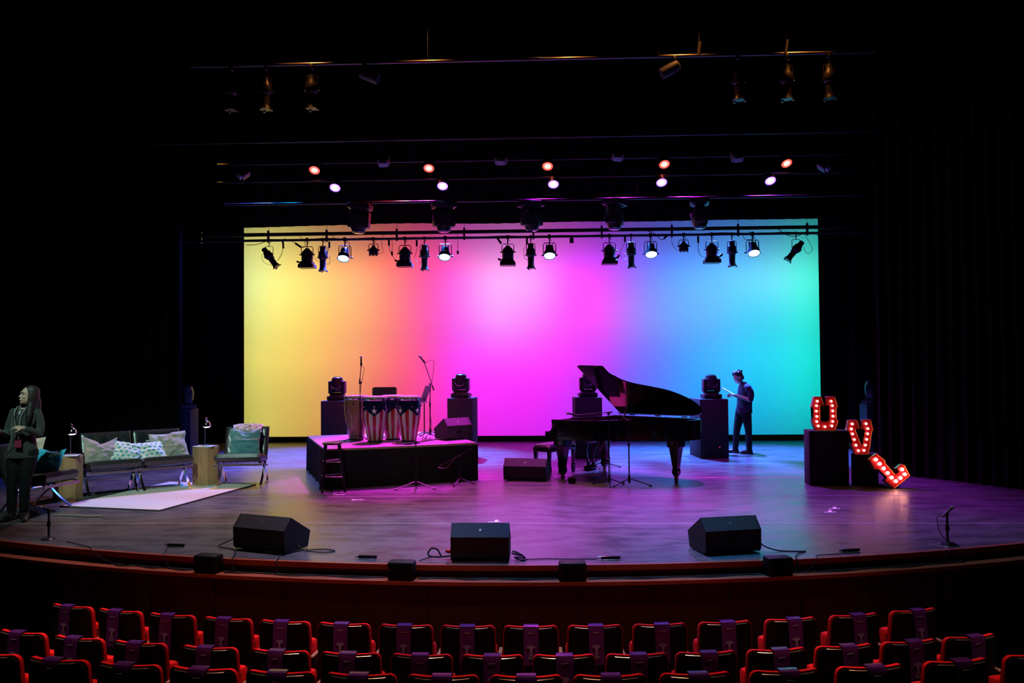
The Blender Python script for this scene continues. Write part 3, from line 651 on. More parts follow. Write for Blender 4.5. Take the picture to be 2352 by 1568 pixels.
for lx, ly in ((.22, 1.36), (.22, .14), (1.80, .46)):
    q = MB(); q.box((lx, -ly, .60), (.22, .22, .13), bev=.02)
    q.skin([[q.bm.verts.new((lx + sx * w_, -ly + sy * w_, z)) for sx, sy in ((-1, -1), (1, -1), (1, 1), (-1, 1))] for z, w_ in ((.55, .085), (.50, .078), (.20, .042), (.17, .05), (.12, .05), (.10, .036), (.08, .034))])
    lg = q.build('leg', PB, piano, smooth=False)
    q = MB(); q.cyl((lx - .02, -ly, .032), (lx + .02, -ly, .032), .032, seg=16); q.box((lx, -ly, .07), (.05, .035, .05)); q.build('caster', mat('brass', (.55, .38, .16), .3, .9), lg)
ly_ = [V((.36, -.75 + s_ * .10, .64)) for s_ in (-1, 1)]
q = MB()
for s_ in (-1, 1):
    q.tube([(.34, -.75 + s_ * .06, .66), (.34, -.75 + s_ * .12, .45), (.34, -.75 + s_ * .07, .22), (.34, -.75 + s_ * .08, .16)], .02)
    q.cyl((.62, -.75 + s_ * .1, .66), (.36, -.75 + s_ * .08, .18), .010)
q.box((.34, -.75, .13), (.10, .26, .10), bev=.02); q.box((.34, -.75, .60), (.06, .3, .12), bev=.01); q.build('pedal_lyre', PB, piano)
for k in (-1, 0, 1):
    q = MB(); q.box((.24, -.75 + .075 * k, .085), (.13, .022, .010), bev=.004); q.build('pedal', mat('brass', (1, 1, 1)), piano)

p = empty('piano_bench', tuple(V((.957, 14.79, 0)) + M.Rotation(R(-38), 3, 'Z') @ V((-.34, -.84, 0))), R(-38), 'black button-tufted piano bench behind the piano front leg', 'bench')
q = MB(); q.box((0, 0, .43), (.36, .76, .08), bev=.01); q.build('frame', PB, p)
q = MB(); q.grid(lambda a, c: V(((a - .5) * .37, (c - .5) * .77, .46 + .065 * (max(0, 1 - (2 * a - 1) ** 6) * max(0, 1 - (2 * c - 1) ** 6)) ** .5 - .018 * (abs(sin(a * pi * 3)) < .2) * (abs(sin(c * pi * 6)) < .25))), 24, 40)
q.build('cushion', mat('glossy_vinyl', (.012, .012, .014), .18, spec=.6), p)
for sx, sy in ((-1, -1), (1, -1), (1, 1), (-1, 1)):
    q = MB(); a, c_ = sx * .145, sy * .34
    q.skin([[q.bm.verts.new((a + i_ * w_, c_ + j_ * w_, z)) for i_, j_ in ((-1, -1), (1, -1), (1, 1), (-1, 1))] for z, w_ in ((.40, .028), (.15, .020), (.13, .028), (.07, .028), (.0, .018))]); q.build('leg', PB, p, smooth=False)

# ================================================================ LOUNGE SET
LEA = mat('dark_leather', (.018, .02, .018), .28, spec=.6, vary=.2, scale=15, bump=.15)
def tuft(w, d, t, nx, ny):
    def f(a, c):
        ex = (max(0, 1 - abs(2 * a - 1) ** 10) * max(0, 1 - abs(2 * c - 1) ** 10)) ** .3
        u_, v_ = a * nx, c * ny
        tf = 0
        for i in range(1, nx):
            for j in range(1, ny):
                dd = ((u_ - i) ** 2 + (v_ - j) ** 2); tf += math.exp(-dd * 14)
        seam = math.exp(-((u_ - round(u_)) ** 2) * 160) + math.exp(-((v_ - round(v_)) ** 2) * 160)
        if not (.10 < a < .90 and .12 < c < .88): seam = 0
        return V(((a - .5) * w, (c - .5) * d, t * .5 * ex - .028 * tf * ex - .004 * min(1, seam) * ex))
    return f
def cushion(q, w, d, t, mtx, nx=4, ny=3):
    f = tuft(w, d, t, nx, ny); b2 = MB(); b2.grid(f, 10 * nx, 10 * ny)
    b2.grid(lambda a, c: V(((a - .5) * w, (c - .5) * d, -t * .5 * (max(0, 1 - abs(2 * a - 1) ** 10) * max(0, 1 - abs(2 * c - 1) ** 10)) ** .3)), 10 * nx, 10 * ny)
    bmesh.ops.remove_doubles(b2.bm, verts=b2.bm.verts, dist=.001)
    b2.bm.transform(mtx); q.join(b2.bm)
def lounge(loc, rz, n_, label, cat, name, cw=.74):
    p = empty(name, loc, rz, label, cat)
    wd = n_ * cw
    for k in range(n_):
        cx = -wd / 2 + cw * (k + .5)
        q = MB(); cushion(q, cw * .99, .64, .14, M.Translation((cx, -.10, .42)) @ M.Rotation(R(-8), 4, 'X')); q.build('seat_cushion', LEA, p)
        q = MB(); cushion(q, cw * .97, .56, .10, M.Translation((cx, .31, .62)) @ M.Rotation(R(69), 4, 'X')); q.build('back_cushion', LEA, p)
    xs = [-wd / 2 + .03, wd / 2 - .03] if n_ == 1 else [-wd / 2 + .03, -.045, .045, wd / 2 - .03]
    for x in xs:
        for pts, nm in (([(x, .42, .84), (x, .30, .58), (x, .12, .34), (x, -.10, .14), (x, -.30, .012)], 'leg'),
                        ([(x, -.40, .36), (x, -.28, .375), (x, -.05, .30), (x, .15, .17), (x, .32, .012)], 'leg')):
            P_ = spline(pts, 5); q = MB(); secs_ = []
            for i, a in enumerate(P_):
                d = (P_[min(i + 1, len(P_) - 1)] - P_[max(i - 1, 0)]).normalized(); nn = V((0, -d.z, d.y)) * .007
                secs_.append([q.bm.verts.new(a + V((s_ * .018, 0, 0)) + nn * t2) for s_, t2 in ((-1, -1), (1, -1), (1, 1), (-1, 1))])
            q.skin(secs_); q.build(nm, CHR, p)
    q = MB(); q.box((0, -.40, .345), (wd, .012, .032)); q.build('front_rail', CHR, p)
    q = MB(); q.box((0, .20, .27), (wd, .012, .03)); q.build('rear_rail', CHR, p)
    q = MB()
    for k in range(n_ * 8): q.box((-wd / 2 + .06 + k * cw / 8, -.10, .335), (.03, .42, .005), rot=M.Rotation(R(-8), 3, 'X'))
    q.build('leather_straps', LEA, p)
    return p
sofa = lounge((-6.265, 12.52, .0), R(39), 2, 'two-seat dark tufted leather couch on chrome legs behind the rug', 'sofa', 'tufted_couch')
lounge((-4.85, 13.16, 0), R(9), 1, 'dark tufted leather chair holding a teal cushion, right of the tall stump', 'armchair', 'tufted_chair', .72)
lounge((-6.78, 10.84, .0), R(78), 1, 'dark leather chair turned sideways at far left, behind the standing woman', 'armchair', 'tufted_chair', .60)

SM = M.Translation((-6.265, 12.52, 0)) @ M.Rotation(R(39), 4, 'Z')
AMx = M.Translation((-4.85, 13.16, 0)) @ M.Rotation(R(9), 4, 'Z')
LMx = M.Translation((-6.78, 10.84, 0)) @ M.Rotation(R(78), 4, 'Z')
def spot_mat(name):
    m_ = bpy.data.materials.new(name); m_.use_nodes = True; n, l = nt(m_); b = n['Principled BSDF']; b.inputs['Roughness'].default_value = .85
    tc = n.new('ShaderNodeTexCoord'); sp = n.new('ShaderNodeSeparateXYZ'); l.new(tc.outputs['Object'], sp.inputs[0])
    def mt(op, a, b_=None):
        k = n.new('ShaderNodeMath'); k.operation = op
        for i, q_ in enumerate((a, b_)):
            if q_ is None: continue
            if hasattr(q_, 'links'): l.new(q_, k.inputs[i])
            else: k.inputs[i].default_value = q_
        return k.outputs[0]
    X = mt('MULTIPLY', sp.outputs[0], 13.5); Z = mt('MULTIPLY', sp.outputs[2], 16)
    row = mt('FLOOR', Z); X2 = mt('ADD', X, mt('MULTIPLY', mt('MODULO', mt('ADD', row, 40), 2), .5))
    dx = mt('SUBTRACT', mt('FRACT', mt('ADD', X2, 40)), .5); dz = mt('SUBTRACT', mt('FRACT', Z), .5)
    d = mt('ADD', mt('POWER', mt('ABSOLUTE', mt('MULTIPLY', dx, 1.0)), 2), mt('POWER', mt('ABSOLUTE', mt('MULTIPLY', dz, 1.05)), 2))
    g = mt('LESS_THAN', d, .10)
    mx = n.new('ShaderNodeMix'); mx.data_type = 'RGBA'; l.new(g, mx.inputs[0]); mx.inputs[6].default_value = (.8, .8, .76, 1); mx.inputs[7].default_value = (.12, .42, .47, 1)
    l.new(mx.outputs[2], b.inputs['Base Color']); return m_
SPOTM = spot_mat('spotted_cotton')
def pillow(mtx, w, h, t, mt_, label, seed=0, slump=0, fur=False, name='throw_pillow'):
    q = MB(); s0 = seed * 7.3
    def side(sg):
        def f(a, c):
            x, z = 2 * a - 1, 2 * c - 1
            pin = 1 - .09 * (1 - x * x) * abs(z) ** 3 * 0
            sx = x * (1 - .10 * (1 - z * z)); sz = z * (1 - .10 * (1 - x * x))
            th = (max(0, 1 - x * x) ** .55) * (max(0, 1 - z * z) ** .55)
            wr = .022 * noise.noise(V((x * 2.2 + s0, z * 3.4, sg))) + .010 * noise.noise(V((x * 6 + s0, z * 8, 3)))
            if fur: wr += .016 * noise.noise(V((x * 22, z * 22, s0)))
            px, pz = sx * w / 2, sz * h / 2
            if slump: pz -= slump * (1 - abs(x)) ** 1.2 * (z > 0) * z * (1 + .6 * x); px += .02 * noise.noise(V((x, z * 2, s0)))
            return V((px, sg * (t / 2 * th + wr * min(1, th * 2)) + .015 * noise.noise(V((x * 1.5 + s0, z * 1.5, 9))), pz))
        return f
    q.grid(side(-1), 30, 30); q.grid(side(1), 30, 30); bmesh.ops.remove_doubles(q.bm, verts=q.bm.verts, dist=.002)
    o = q.build(name, mt_); o.matrix_world = mtx; tag(o, label, 'pillow'); return o
def lean(B, x, y, z, tx, rz=0, ry=0): return B @ M.Translation((x, y, z)) @ M.Rotation(rz, 4, 'Z') @ M.Rotation(tx, 4, 'X') @ M.Rotation(ry, 4, 'Y')
GREY = mat('taupe_velvet', (.34, .31, .27), .8, sheen=.4, vary=.2, scale=12)
PALE = mat('pale_velvet', (.52, .46, .42), .8, sheen=.4)
pillow(lean(SM, -.50, .02, .635, R(-30), R(10), R(6)), .52, .46, .15, GREY, 'crumpled taupe throw pillow with raised corner at the left end of the couch', 1, .10)
pillow(lean(SM, -.15, -.02, .595, R(-38), R(-4), R(14)), .42, .36, .12, SPOTM, 'white pillow with blue-green spots beside the taupe pillow', 2)
pillow(lean(SM, .22, .00, .585, R(-42), R(4), R(-3)), .42, .36, .12, SPOTM, 'white pillow with blue-green spots nearer the tall stump', 3)
pillow(lean(SM, .44, .16, .665, R(-18), R(0), 0), .46, .34, .10, PALE, 'pale pink pillow tucked behind the spotted pillow on the couch', 4)
pillow(lean(SM, .56, .02, .63, R(-30), R(-18), R(-12)), .40, .46, .15, GREY, 'crumpled taupe throw pillow with pointed corner at the right end of the couch', 5, -.04)
TEAL = mat('teal_velvet', (.10, .30, .32), .75, sheen=.4)
pillow(lean(AMx, .02, .08, .65, R(-16), 0, 0), .50, .46, .13, TEAL, 'large teal throw pillow standing on the right-hand chair', 6, .05)
FUR = mat('cream_fur', (.62, .52, .40), .95, sheen=.6, vary=.3, scale=70, bump=.8)
pillow(lean(AMx, .02, .27, .86, R(-62), 0, 0), .50, .24, .12, FUR, 'fluffy cream pillow draped over the top of the right-hand chair', 7, 0, True, 'fur_pillow')
pillow(lean(LMx, .04, -.12, .64, R(-26), R(-70), R(4)), .40, .38, .13, mat('bright_blue_cotton', (.02, .42, .62), .8), 'bright blue pillow on the far left chair', 8, .03)
pillow(lean(LMx, .0, .17, .72, R(-20), R(-60), 0), .42, .50, .16, FUR, 'fluffy cream pillow at the picture edge behind the woman', 9, 0, True, 'fur_pillow')

def rug_edge(a): return .012 * noise.noise(V((a * 40, 0, 0)))
RGM = M(((-.985 * 1, .209, 0, -5.05), (.18, .978, 0, 10.70), (0, 0, 1, 0), (0, 0, 0, 1)))
q = MB(); q.grid(lambda a, c: V((-5.05 - 1.53 * a + .47 * c + rug_edge(c) * (a in (0, 1)), 10.70 + .33 * a + 2.28 * c + rug_edge(a + 3) * (c in (0, 1)), .014 + .004 * noise.noise(V((a * 60, c * 90, 0))))), 90, 130)
q.grid(lambda a, c: V((-5.05 - 1.53 * a + .47 * c, 10.70 + .33 * a + 2.28 * c, .001)), 2, 2)
rug = tag(q.build('area_rug', mat('cream_pile', (.62, .60, .56), .95, vary=.2, scale=90, bump=.6)), 'cream shaggy area rug lying in front of the couch', 'rug')
q = MB(); crn = [V((-5.05, 10.70, .008)), V((-4.58, 12.98, .008)), V((-6.11, 13.31, .008)), V((-6.58, 11.03, .008)), V((-5.05, 10.70, .008))]
for a, c_ in zip(crn, crn[1:]): q.cyl(a, c_, .012, seg=6)
q.build('bound_edge', mat('dark_binding', (.05, .045, .04), .9), rug)

def stump(x, y, rz, label):
    p = empty('stump_table', (x, y, 0), rz, label, 'side table'); n_ = 8
    q = MB(); q.skin([[q.bm.verts.new((r * cos(2 * pi * k / n_) * (1 + .05 * sin(k * 2.1)), r * sin(2 * pi * k / n_), z)) for k in range(n_)] for r, z in ((.20, 0), (.205, .3), (.20, .60), (.195, .61))]); q.build('trunk', STUMP, p, smooth=False)
stump(-6.92, 11.80, .2, 'faceted wooden stump table left of the couch, with a lamp')
stump(-5.39, 13.03, .5, 'faceted wooden stump table between couch and right-hand chair, with a lamp')
MAG = mat('magazine_cover', (.8, .8, .82), .2, vary=.3, scale=6)
for bx_, by_, rz_, ww, lb in ((-6.88, 11.72, .3, .30, 'glossy magazine on the left stump table'), (-5.39, 12.98, -.1, .31, 'glossy magazine on the right stump table')):
    p = empty('magazine', (bx_, by_, .612), rz_, lb, 'magazine')
    q = MB(); q.box((0, 0, .008), (ww, .22, .012), bev=.003); q.build('cover', MAG, p)
    q = MB(); q.box((0, .03, .001), (ww * 1.05, .25, .012), bev=.002); q.build('backing', BLKG, p)
q = MB(); q.box((-7.06, 11.66, .632), (.10, .12, .012), rot=.8, bev=.004); q.box((-7.04, 11.67, .645), (.05, .05, .02), rot=.2, bev=.006); tag(q.build('crumpled_paper', mat('paper_white', (.8, .8, .8), .6)), 'crumpled white paper on the left edge of the left stump table', 'paper')
def lamp(x, y, z, label):
    p = empty('table_lamp', (x, y, z), 0, label, 'lamp', 'chrome table lamps')
    q = MB(); q.lathe([(.07, 0), (.07, .008), (.012, .016), (.004, .02)], seg=24); q.build('base', CHR, p)
    q = MB(); q.cyl((0, 0, .01), (0, 0, .40), .006, seg=10); q.build('pole', CHR, p)
    q = MB(); q.lathe([(.062, 0), (.066, .015), (.062, .05), (.045, .085), (.02, .10), (.012, .105), (.016, .125), (.019, .14), (.012, .155), (.001, .16)], (.035, -.02, .285), 24, (-.12, .1, 1)); q.build('lamp_shade', CHR, p)
    q = MB(); q.cyl((0, 0, .36), (.02, -.01, .36), .012); q.build('shade_joint', CHR, p)
    q = MB(); q.ell((.034, -.022, .293), (.054, .054, .018), 16); q.build('bulb', mat('lamp_glow', (1, 1, 1), .3, emit=(.95, .85, 1), estr=5), p)
lamp(-6.90, 11.82, .632, 'small chrome table lamp on the left stump table')
lamp(-5.42, 13.05, .632, 'small chrome table lamp on the stump table beside the right-hand chair')

# ================================================================ OVERHEAD RIG
FX = mat('fixture_black', (.018, .018, .02), .4, spec=.5)
def clamp(p, z=-.13):
    q = MB(); q.box((0, 0, 0), (.05, .07, .07), bev=.012); q.cyl((0, 0, -.03), (0, 0, z), .010); q.cyl((0, 0, -.055), (.04, 0, -.055), .006); q.build('clamp', FX, p)
def yoke(p, w, z0, z1, off=0):
    q = MB(); q.tube([(-w, off, z1), (-w, off, z0 - .03), (-w * .8, off, z0), (w * .8, off, z0), (w, off, z0 - .03), (w, off, z1)], .007)
    for s_ in (-1, 1): q.cyl((s_ * (w - .01), off, z1), (s_ * (w + .03), off, z1), .012)
    q.build('yoke', FX, p)
def ellipsoidal(p, tilt=0, lens=True):
    clamp(p); yoke(p, .085, -.13, -.36)
    mm = M.Translation((0, 0, -.34)) @ M.Rotation(R(tilt), 4, 'Y')
    q = MB(); q.lathe([(.045, .21), (.055, .205), (.058, .12), (.08, .09), (.088, 0), (.075, -.05), (.062, -.06), (.060, -.20), (.066, -.24), (.085, -.275), (.088, -.285)], seg=20)
    q.box((0, 0, .01), (.19, .03, .03)); body = q.build('barrel', FX, p, xf=mm)
    q = MB()
    for k in range(3): a = 2 * pi * k / 3; q.box((.088 * cos(a), .088 * sin(a), -.295), (.03, .03, .02), rot=a)
    q.build('colour_frame_clip', mat('clip_metal', (.5, .45, .4), .35, .8), body, xf=mm)
    q = MB(); q.cyl((0, 0, -.27), (0, 0, -.274), .075, seg=20); q.build('lens', mat('lens_glass', (1, 1, 1)), p, xf=mm)
def barndoor(p, side=1):
    clamp(p); yoke(p, .105, -.12, -.26)
    q = MB(); q.lathe([(.028, -.145), (.034, -.15), (.04, -.165), (.085, -.205), (.10, -.25), (.10, -.36), (.09, -.40), (.001, -.40)], seg=20); q.build('housing', FX, p)
    q = MB(); q.skin([[q.bm.verts.new((sx * a, sy * b_, z)) for sx, sy in ((-1, -1), (1, -1), (1, 1), (-1, 1))] for z, a, b_ in ((-.385, .10, .09), (-.42, .105, .10), (-.44, .132, .12), (-.50, .135, .125))]); q.build('hood', FX, p, smooth=False)
    q = MB(); q.prism([(-.10, -.395), (-.16, -.37), (-.175, -.385), (-.165, -.405), (-.10, -.41)] if side > 0 else [(.10, -.395), (.16, -.33), (.175, -.345), (.165, -.385), (.10, -.41)], .14, M.Translation((0, .07, 0)) @ M(((1, 0, 0, 0), (0, 0, -1, 0), (0, 1, 0, 0), (0, 0, 0, 1)))); q.build('side_flap', FX, p, smooth=False)
def cyclamp(p):
    clamp(p); yoke(p, .10, -.10, -.30)
    mm = M.Translation((0, 0, -.16)) @ M.Rotation(R(-32), 4, 'X')
    q = MB(); q.lathe([(.055, 0), (.065, -.02), (.068, -.10), (.092, -.125), (.095, -.20), (.09, -.20), (.088, -.17), (.001, -.17)], seg=24); q.build('housing', FX, p, xf=mm)
    q = MB(); q.lathe([(.001, -.175), (.086, -.178), (.084, -.19), (.001, -.205)], seg=24); q.build('glowing_lens', mat('blue_white_glow', (1, 1, 1), .3, emit=(.30, .62, 1), estr=7), p, xf=mm)
    q = MB()
    for k in (-1, 1): q.box((k * .05, 0, .015), (.012, .04, .05))
    q.build('heat_fins', FX, p, xf=mm)
def smallfres(p):
    clamp(p, -.10); yoke(p, .085, -.09, -.20)
    q = MB(); q.lathe([(.028, -.11), (.03, -.14), (.075, -.18), (.085, -.215), (.082, -.29), (.001, -.29)], seg=18)
    for k in (-1, 0, 1): q.box((k * .06, -.03, -.295), (.02, .03, .03))
    q.build('housing', FX, p)
def pipe(y, z, x0, x1, r, nm, label, cat='lighting pipe', mt_=FX, z2=None, ztop=9.45):
    p = empty(nm, (0, y, z), 0, label, cat); q = MB(); q.cyl((x0, 0, 0), (x1, 0, (z2 or z) - z), r, seg=12); q.build('tube', mt_, p)
    for k in range(4):
        x = x0 + (x1 - x0) * (.06 + .293 * k); q = MB(); q.cyl((x, 0, 0), (x, 0, ztop - z), .004, seg=5); q.build('hanging_wire', CABLE, p)
    return p
YR, ZR = 17.6, 4.575
rig = empty('lighting_batten', (0, YR, ZR), 0, 'double lighting pipe crossing in front of the top of the glowing backdrop', 'lighting pipe')
q = MB(); q.cyl((-8, 0, 0), (8, 0, 0), .028, seg=12); q.build('lower_pipe', FX, rig)
q = MB(); q.box((0, 0, .125), (16, .08, .075), bev=.01); q.build('cable_raceway', FX, rig)
for x in (-7.4, -5.92, -4.65, -3.13, -1.68, -.2, 1.25, 2.73, 4.12, 5.56, 7.0):
    q = MB(); q.box((x, -.02, .08), (.04, .07, .26), bev=.006); q.cyl((x, 0, .2), (x, 0, 4.9), .004, seg=5); q.build('hanger', FX, rig)
q = MB(); q.tube(spline([(-6.3 + .42 * k, -.035, .012 + .022 * noise.noise(V((k * .9, 0, 0)))) for k in range(30)], 4), .012, 5); q.build('taped_cable', CABLE, rig)
specs = [(-5.91, 'e', -36), (-5.08, 'b', 1), (-4.74, 'e', 0), (-4.26, 'c', 0), (-3.64, 's', 0), (-2.96, 'b', 1), (-2.54, 'e', 0), (-2.09, 'c', 0), (-.75, 'b', 1), (-.26, 'e', 0), (.14, 'c', 0),
         (1.41, 'b', -1), (1.87, 'e', 0), (2.28, 'c', 0), (2.98, 's', 0), (3.57, 'b', -1), (3.99, 'e', 0), (4.42, 'c', 0), (5.33, 'e', 40)]
NMS = {'e': ('profile_spotlight', 'slim black profile spotlight'), 'b': ('hooded_spotlight', 'bulky black hooded spotlight'), 'c': ('wash_lamp', 'black wash lamp with glowing blue-white face'), 's': ('compact_spotlight', 'short compact black spotlight')}
tot = {k: sum(1 for s_ in specs if s_[1] == k and not s_[2]if k != 'e' or True) for k in 'ebcs'}
tot['b'] = 5; cnt = dict(e=0, b=0, c=0, s=0); proto = {}; BS = {1: None, -1: None}
for x, k, arg in specs:
    nm, ds = NMS[k]
    if k == 'e' and arg:
        lb = 'tilted slim black spotlight at the %s end of the lower lighting pipe' % ('yellow' if arg < 0 else 'cyan')
        p = empty('profile_spotlight', (x, YR, ZR), 0, lb, 'spotlight'); ellipsoidal(p, arg); continue
    cnt[k] += 1
    lb = '%s over the backdrop, %s from the left' % (ds, ORD[cnt[k] - 1])
    key = (k, arg)
    if key in proto: dup(proto[key], (x, YR, ZR), 0, lb)
    else:
        p = empty(nm, (x, YR, ZR), 0, lb, 'spotlight', {'e': 'profile spotlights over the backdrop', 'b': 'hooded spotlights over the backdrop', 'c': 'glowing wash lamps over the backdrop', 's': 'compact spotlights over the backdrop'}[k])
        p.scale = [{'e': 1.08, 'b': 1.22, 'c': 1.32, 's': 1.2}[k]] * 3; {'e': lambda: ellipsoidal(p), 'b': lambda: barndoor(p, arg), 'c': lambda: cyclamp(p), 's': lambda: smallfres(p)}[k](); proto[key] = p
q = MB(); q.box((.61, YR, ZR - .09), (.085, .08, .11), bev=.006); q.box((.61, YR, ZR - .03), (.02, .03, .03)); tag(q.build('junction_box', FX), 'small black box under the pipe at the middle of the backdrop', 'box')
# dangling cables and connectors on the pipe
def cab(pts, r=.006, conn=None, label=''):
    p = empty('hanging_cable', (0, YR - .03, ZR), 0, label, 'cable')
    q = MB(); q.tube(spline([(x, 0, z) for x, z in pts], 6), r, 5); q.build('cord', CABLE, p)
    if conn:
        q = MB(); q.cyl((conn[0], 0, conn[1]), (conn[2], 0, conn[3]), .022, seg=8); q.build('connector', CABLE, p)
cab([(-5.55, .05), (-5.62, -.03), (-5.60, -.10), (-5.62, -.28), (-5.72, -.45)], conn=(-5.60, -.03, -5.59, -.18), label='black cable with plug beside the tilted spotlight at the yellow end')
cab([(-5.87, -.2), (-6.06, -.32), (-6.0, -.48), (-5.8, -.55), (-5.74, -.54)], .004, label='thin safety wire looping under the tilted spotlight at the yellow end')
cab([(-5.45, 0), (-5.32, -.08), (-5.20, -.16), (-5.12, -.14), (-5.13, -.04), (-5.24, .08)], conn=(-5.33, -.07, -5.20, -.16), label='black cable with slanted plug left of the first hooded spotlight')
cab([(-4.95, -.25), (-4.90, -.42), (-4.78, -.48)], .004, label='thin cable between the first hooded and first slim spotlight')
cab([(-4.59, -.02), (-4.59, -.16), (-4.63, -.30), (-4.58, -.36), (-4.59, -.52), (-4.66, -.52)], .005, conn=(-4.59, -.05, -4.59, -.18), label='cable with plug hanging right of the first slim spotlight')
cab([(-4.55, .1), (-4.45, .02), (-4.2, -.04), (-4.15, -.14), (-4.16, -.3)], label='cable running from the pipe into the first glowing lamp')
cab([(-3.4, .1), (-3.46, -.1), (-3.42, -.28), (-3.55, -.32)], .004, label='thin cable beside the first compact spotlight')
cab([(-3.24, 0), (-3.23, -.15), (-3.24, -.32)], .005, conn=(-3.24, -.28, -3.23, -.36), label='straight hanging cable left of the second hooded spotlight')
cab([(-3.30, -.04), (-3.28, -.25), (-3.15, -.48), (-3.02, -.50)], .005, conn=(-3.30, -.02, -3.30, -.15), label='curved cable into the second hooded spotlight')
cab([(-2.70, -.04), (-2.70, -.25), (-2.75, -.42), (-2.68, -.50), (-2.60, -.52)], .005, conn=(-2.70, -.04, -2.70, -.17), label='cable with plug left of the second slim spotlight')
cab([(-1.83, .1), (-1.82, -.1), (-1.82, -.34)], .005, conn=(-1.82, -.28, -1.82, -.35), label='straight hanging cable left of the central hooded spotlight')
cab([(-.98, 0), (-.93, -.06), (-.88, -.12)], .01, conn=(-.97, -.02, -.89, -.14), label='short slanted plug above the central hooded spotlight')
cab([(-.34, .0), (-.34, -.12), (-.41, -.28), (-.39, -.45), (-.30, -.5)], .005, conn=(-.34, -.02, -.34, -.16), label='cable with plug beside the central slim spotlight')
cab([(1.74, 0), (1.74, -.14), (1.64, -.35), (1.70, -.5), (1.80, -.48)], .005, conn=(1.74, -.02, 1.74, -.14), label='cable with plug between fourth hooded and fourth slim spotlights')
cab([(2.2, .1), (2.38, .02), (2.5, -.10), (2.62, -.04)], .008, conn=(2.56, -.08, 2.64, .0), label='looping cable right of the fourth glowing lamp')
cab([(2.72, -.02), (2.74, -.2), (2.82, -.32), (2.90, -.33)], .005, label='curved cable left of the second compact spotlight')
cab([(3.28, 0), (3.28, -.14), (3.29, -.38), (3.36, -.47), (3.46, -.48)], .006, conn=(3.28, -.04, 3.28, -.18), label='cable with plug left of the last hooded spotlight')
cab([(4.2, -.02), (4.28, -.12), (4.45, -.10), (4.35, .05)], .006, label='looping cable over the last glowing lamp')
cab([(4.95, .1), (5.1, -.02), (5.3, -.07), (5.5, .0)], .008, label='slack cable on the pipe near the cyan end')
cab([(5.5, -.03), (5.6, -.2), (5.66, -.35), (5.55, -.43), (5.47, -.28)], .005, label='cable loop hanging beyond the tilted spotlight at the cyan end')
cab([(5.75, 0), (5.80, -.1), (5.82, -.22)], .008, conn=(5.81, -.12, 5.83, -.22), label='short cable end with plug at the far cyan end')
cab([(-6.4, -.10), (-6.2, -.09), (-6.05, -.05), (-5.9, .0)], .007, label='slack cable at the far yellow end of the pipe')

# LED par lamps and moving heads on the downstage pipes
DIMM = mat('dim_steel_pipe', (.05, .05, .055), .35, .6)
pipe(15.0, 5.60, -6, 6, .020, 'lighting_pipe', 'dim black pipe carrying the row of red lamps', mt_=DIMM)
pipe(15.0, 5.27, -6, 6, .016, 'lighting_pipe', 'dim black pipe carrying the row of blue-violet lamps', mt_=FX, ztop=5.578)
pipe(15.3, 4.915, -6, 6, .025, 'lighting_pipe', 'dim pipe holding the hanging moving heads over the backdrop top', mt_=DIMM)
pipe(13.5, 5.60, -6.5, 6, .022, 'lighting_pipe', 'thin dim pipe above the row of red lamps', mt_=DIMM)
def par(p, em):
    q = MB(); q.tube([(-.12, 0, -.16), (-.12, 0, 0), (.12, 0, 0), (.12, 0, -.16)], .006); q.build('yoke', FX, p)
    mm = M.Translation((0, 0, -.08)) @ M.Rotation(R(-38), 4, 'X')
    q = MB(); q.lathe([(.05, .09), (.085, .07), (.10, 0), (.104, -.07), (.098, -.07), (.095, -.045), (.001, -.045)], seg=24); q.build('housing', FX, p, xf=mm)
    q = MB(); q.cyl((0, 0, -.048), (0, 0, -.06), .093, seg=24)
    q.build('led_face', em, p, xf=mm)
    q = MB()
    for r_, n_ in ((.0, 1), (.026, 6), (.05, 10)):
        for k in range(n_): a = 2 * pi * k / n_; q.cyl((r_ * cos(a), r_ * sin(a), -.06), (r_ * cos(a), r_ * sin(a), -.066), .009, seg=6)
    return q, mm
RE = mat('red_face_glow', (.2, 0, 0), .4, emit=(1, .05, .03), estr=3.5); RD = mat('red_led_dots', (1, .5, .4), .4, emit=(1, .34, .25), estr=10)
BE = mat('blue_face_glow', (.1, .1, .3), .4, emit=(.14, .06, 1), estr=9); BD = mat('blue_led_dots', (.6, .6, 1), .4, emit=(.42, .55, 1), estr=14)
pr = pb = None
for i, (x, z) in enumerate(zip(REDX, REDZ)):
    lb = 'red glowing LED lamp above the stage, %s from the left' % ORD[i]
    if pr is None:
        pr = empty('red_led_lamp', (x, 15, z + .09), 0, lb, 'stage light', 'red LED lamps'); q, mm = par(pr, RE); q.build('led_array', RD, pr, xf=mm)
    else: dup(pr, (x, 15, z + .09), R((0, 0, -4, 8, 14)[i]), lb)
for i, x in enumerate(BLUX):
    lb = 'blue-violet glowing LED lamp above the stage, %s from the left' % ORD[i]
    if pb is None:
        pb = empty('blue_led_lamp', (x, 15, 5.26), 0, lb, 'stage light', 'blue LED lamps'); q, mm = par(pb, BE); q.build('led_array', BD, pb, xf=mm)
    else: dup(pb, (x, 15, 5.26), R((0, 0, 0, 4, 8)[i]), lb)
mh = None
for i, x in enumerate((-3.41, -1.84, -.22, 1.33, 2.89)):
    lb = 'dark hanging moving head overlapping the backdrop top edge, %s from the left' % ORD[i]
    if mh is None:
        mh = empty('hanging_moving_head', (x, 15.3, 4.90), (0), lb, 'stage light', 'moving heads hanging over the backdrop'); mh.rotation_euler = (pi, 0, 0); mover_parts(mh); mh.rotation_euler = (pi, R(4), 0); mh.scale = (1.18, 1.18, 1.18)
    else: dup(mh, (x, 15.3, 4.90), (pi, R((4, 0, -3, 2, 0)[i]), R(20 * i)), lb)
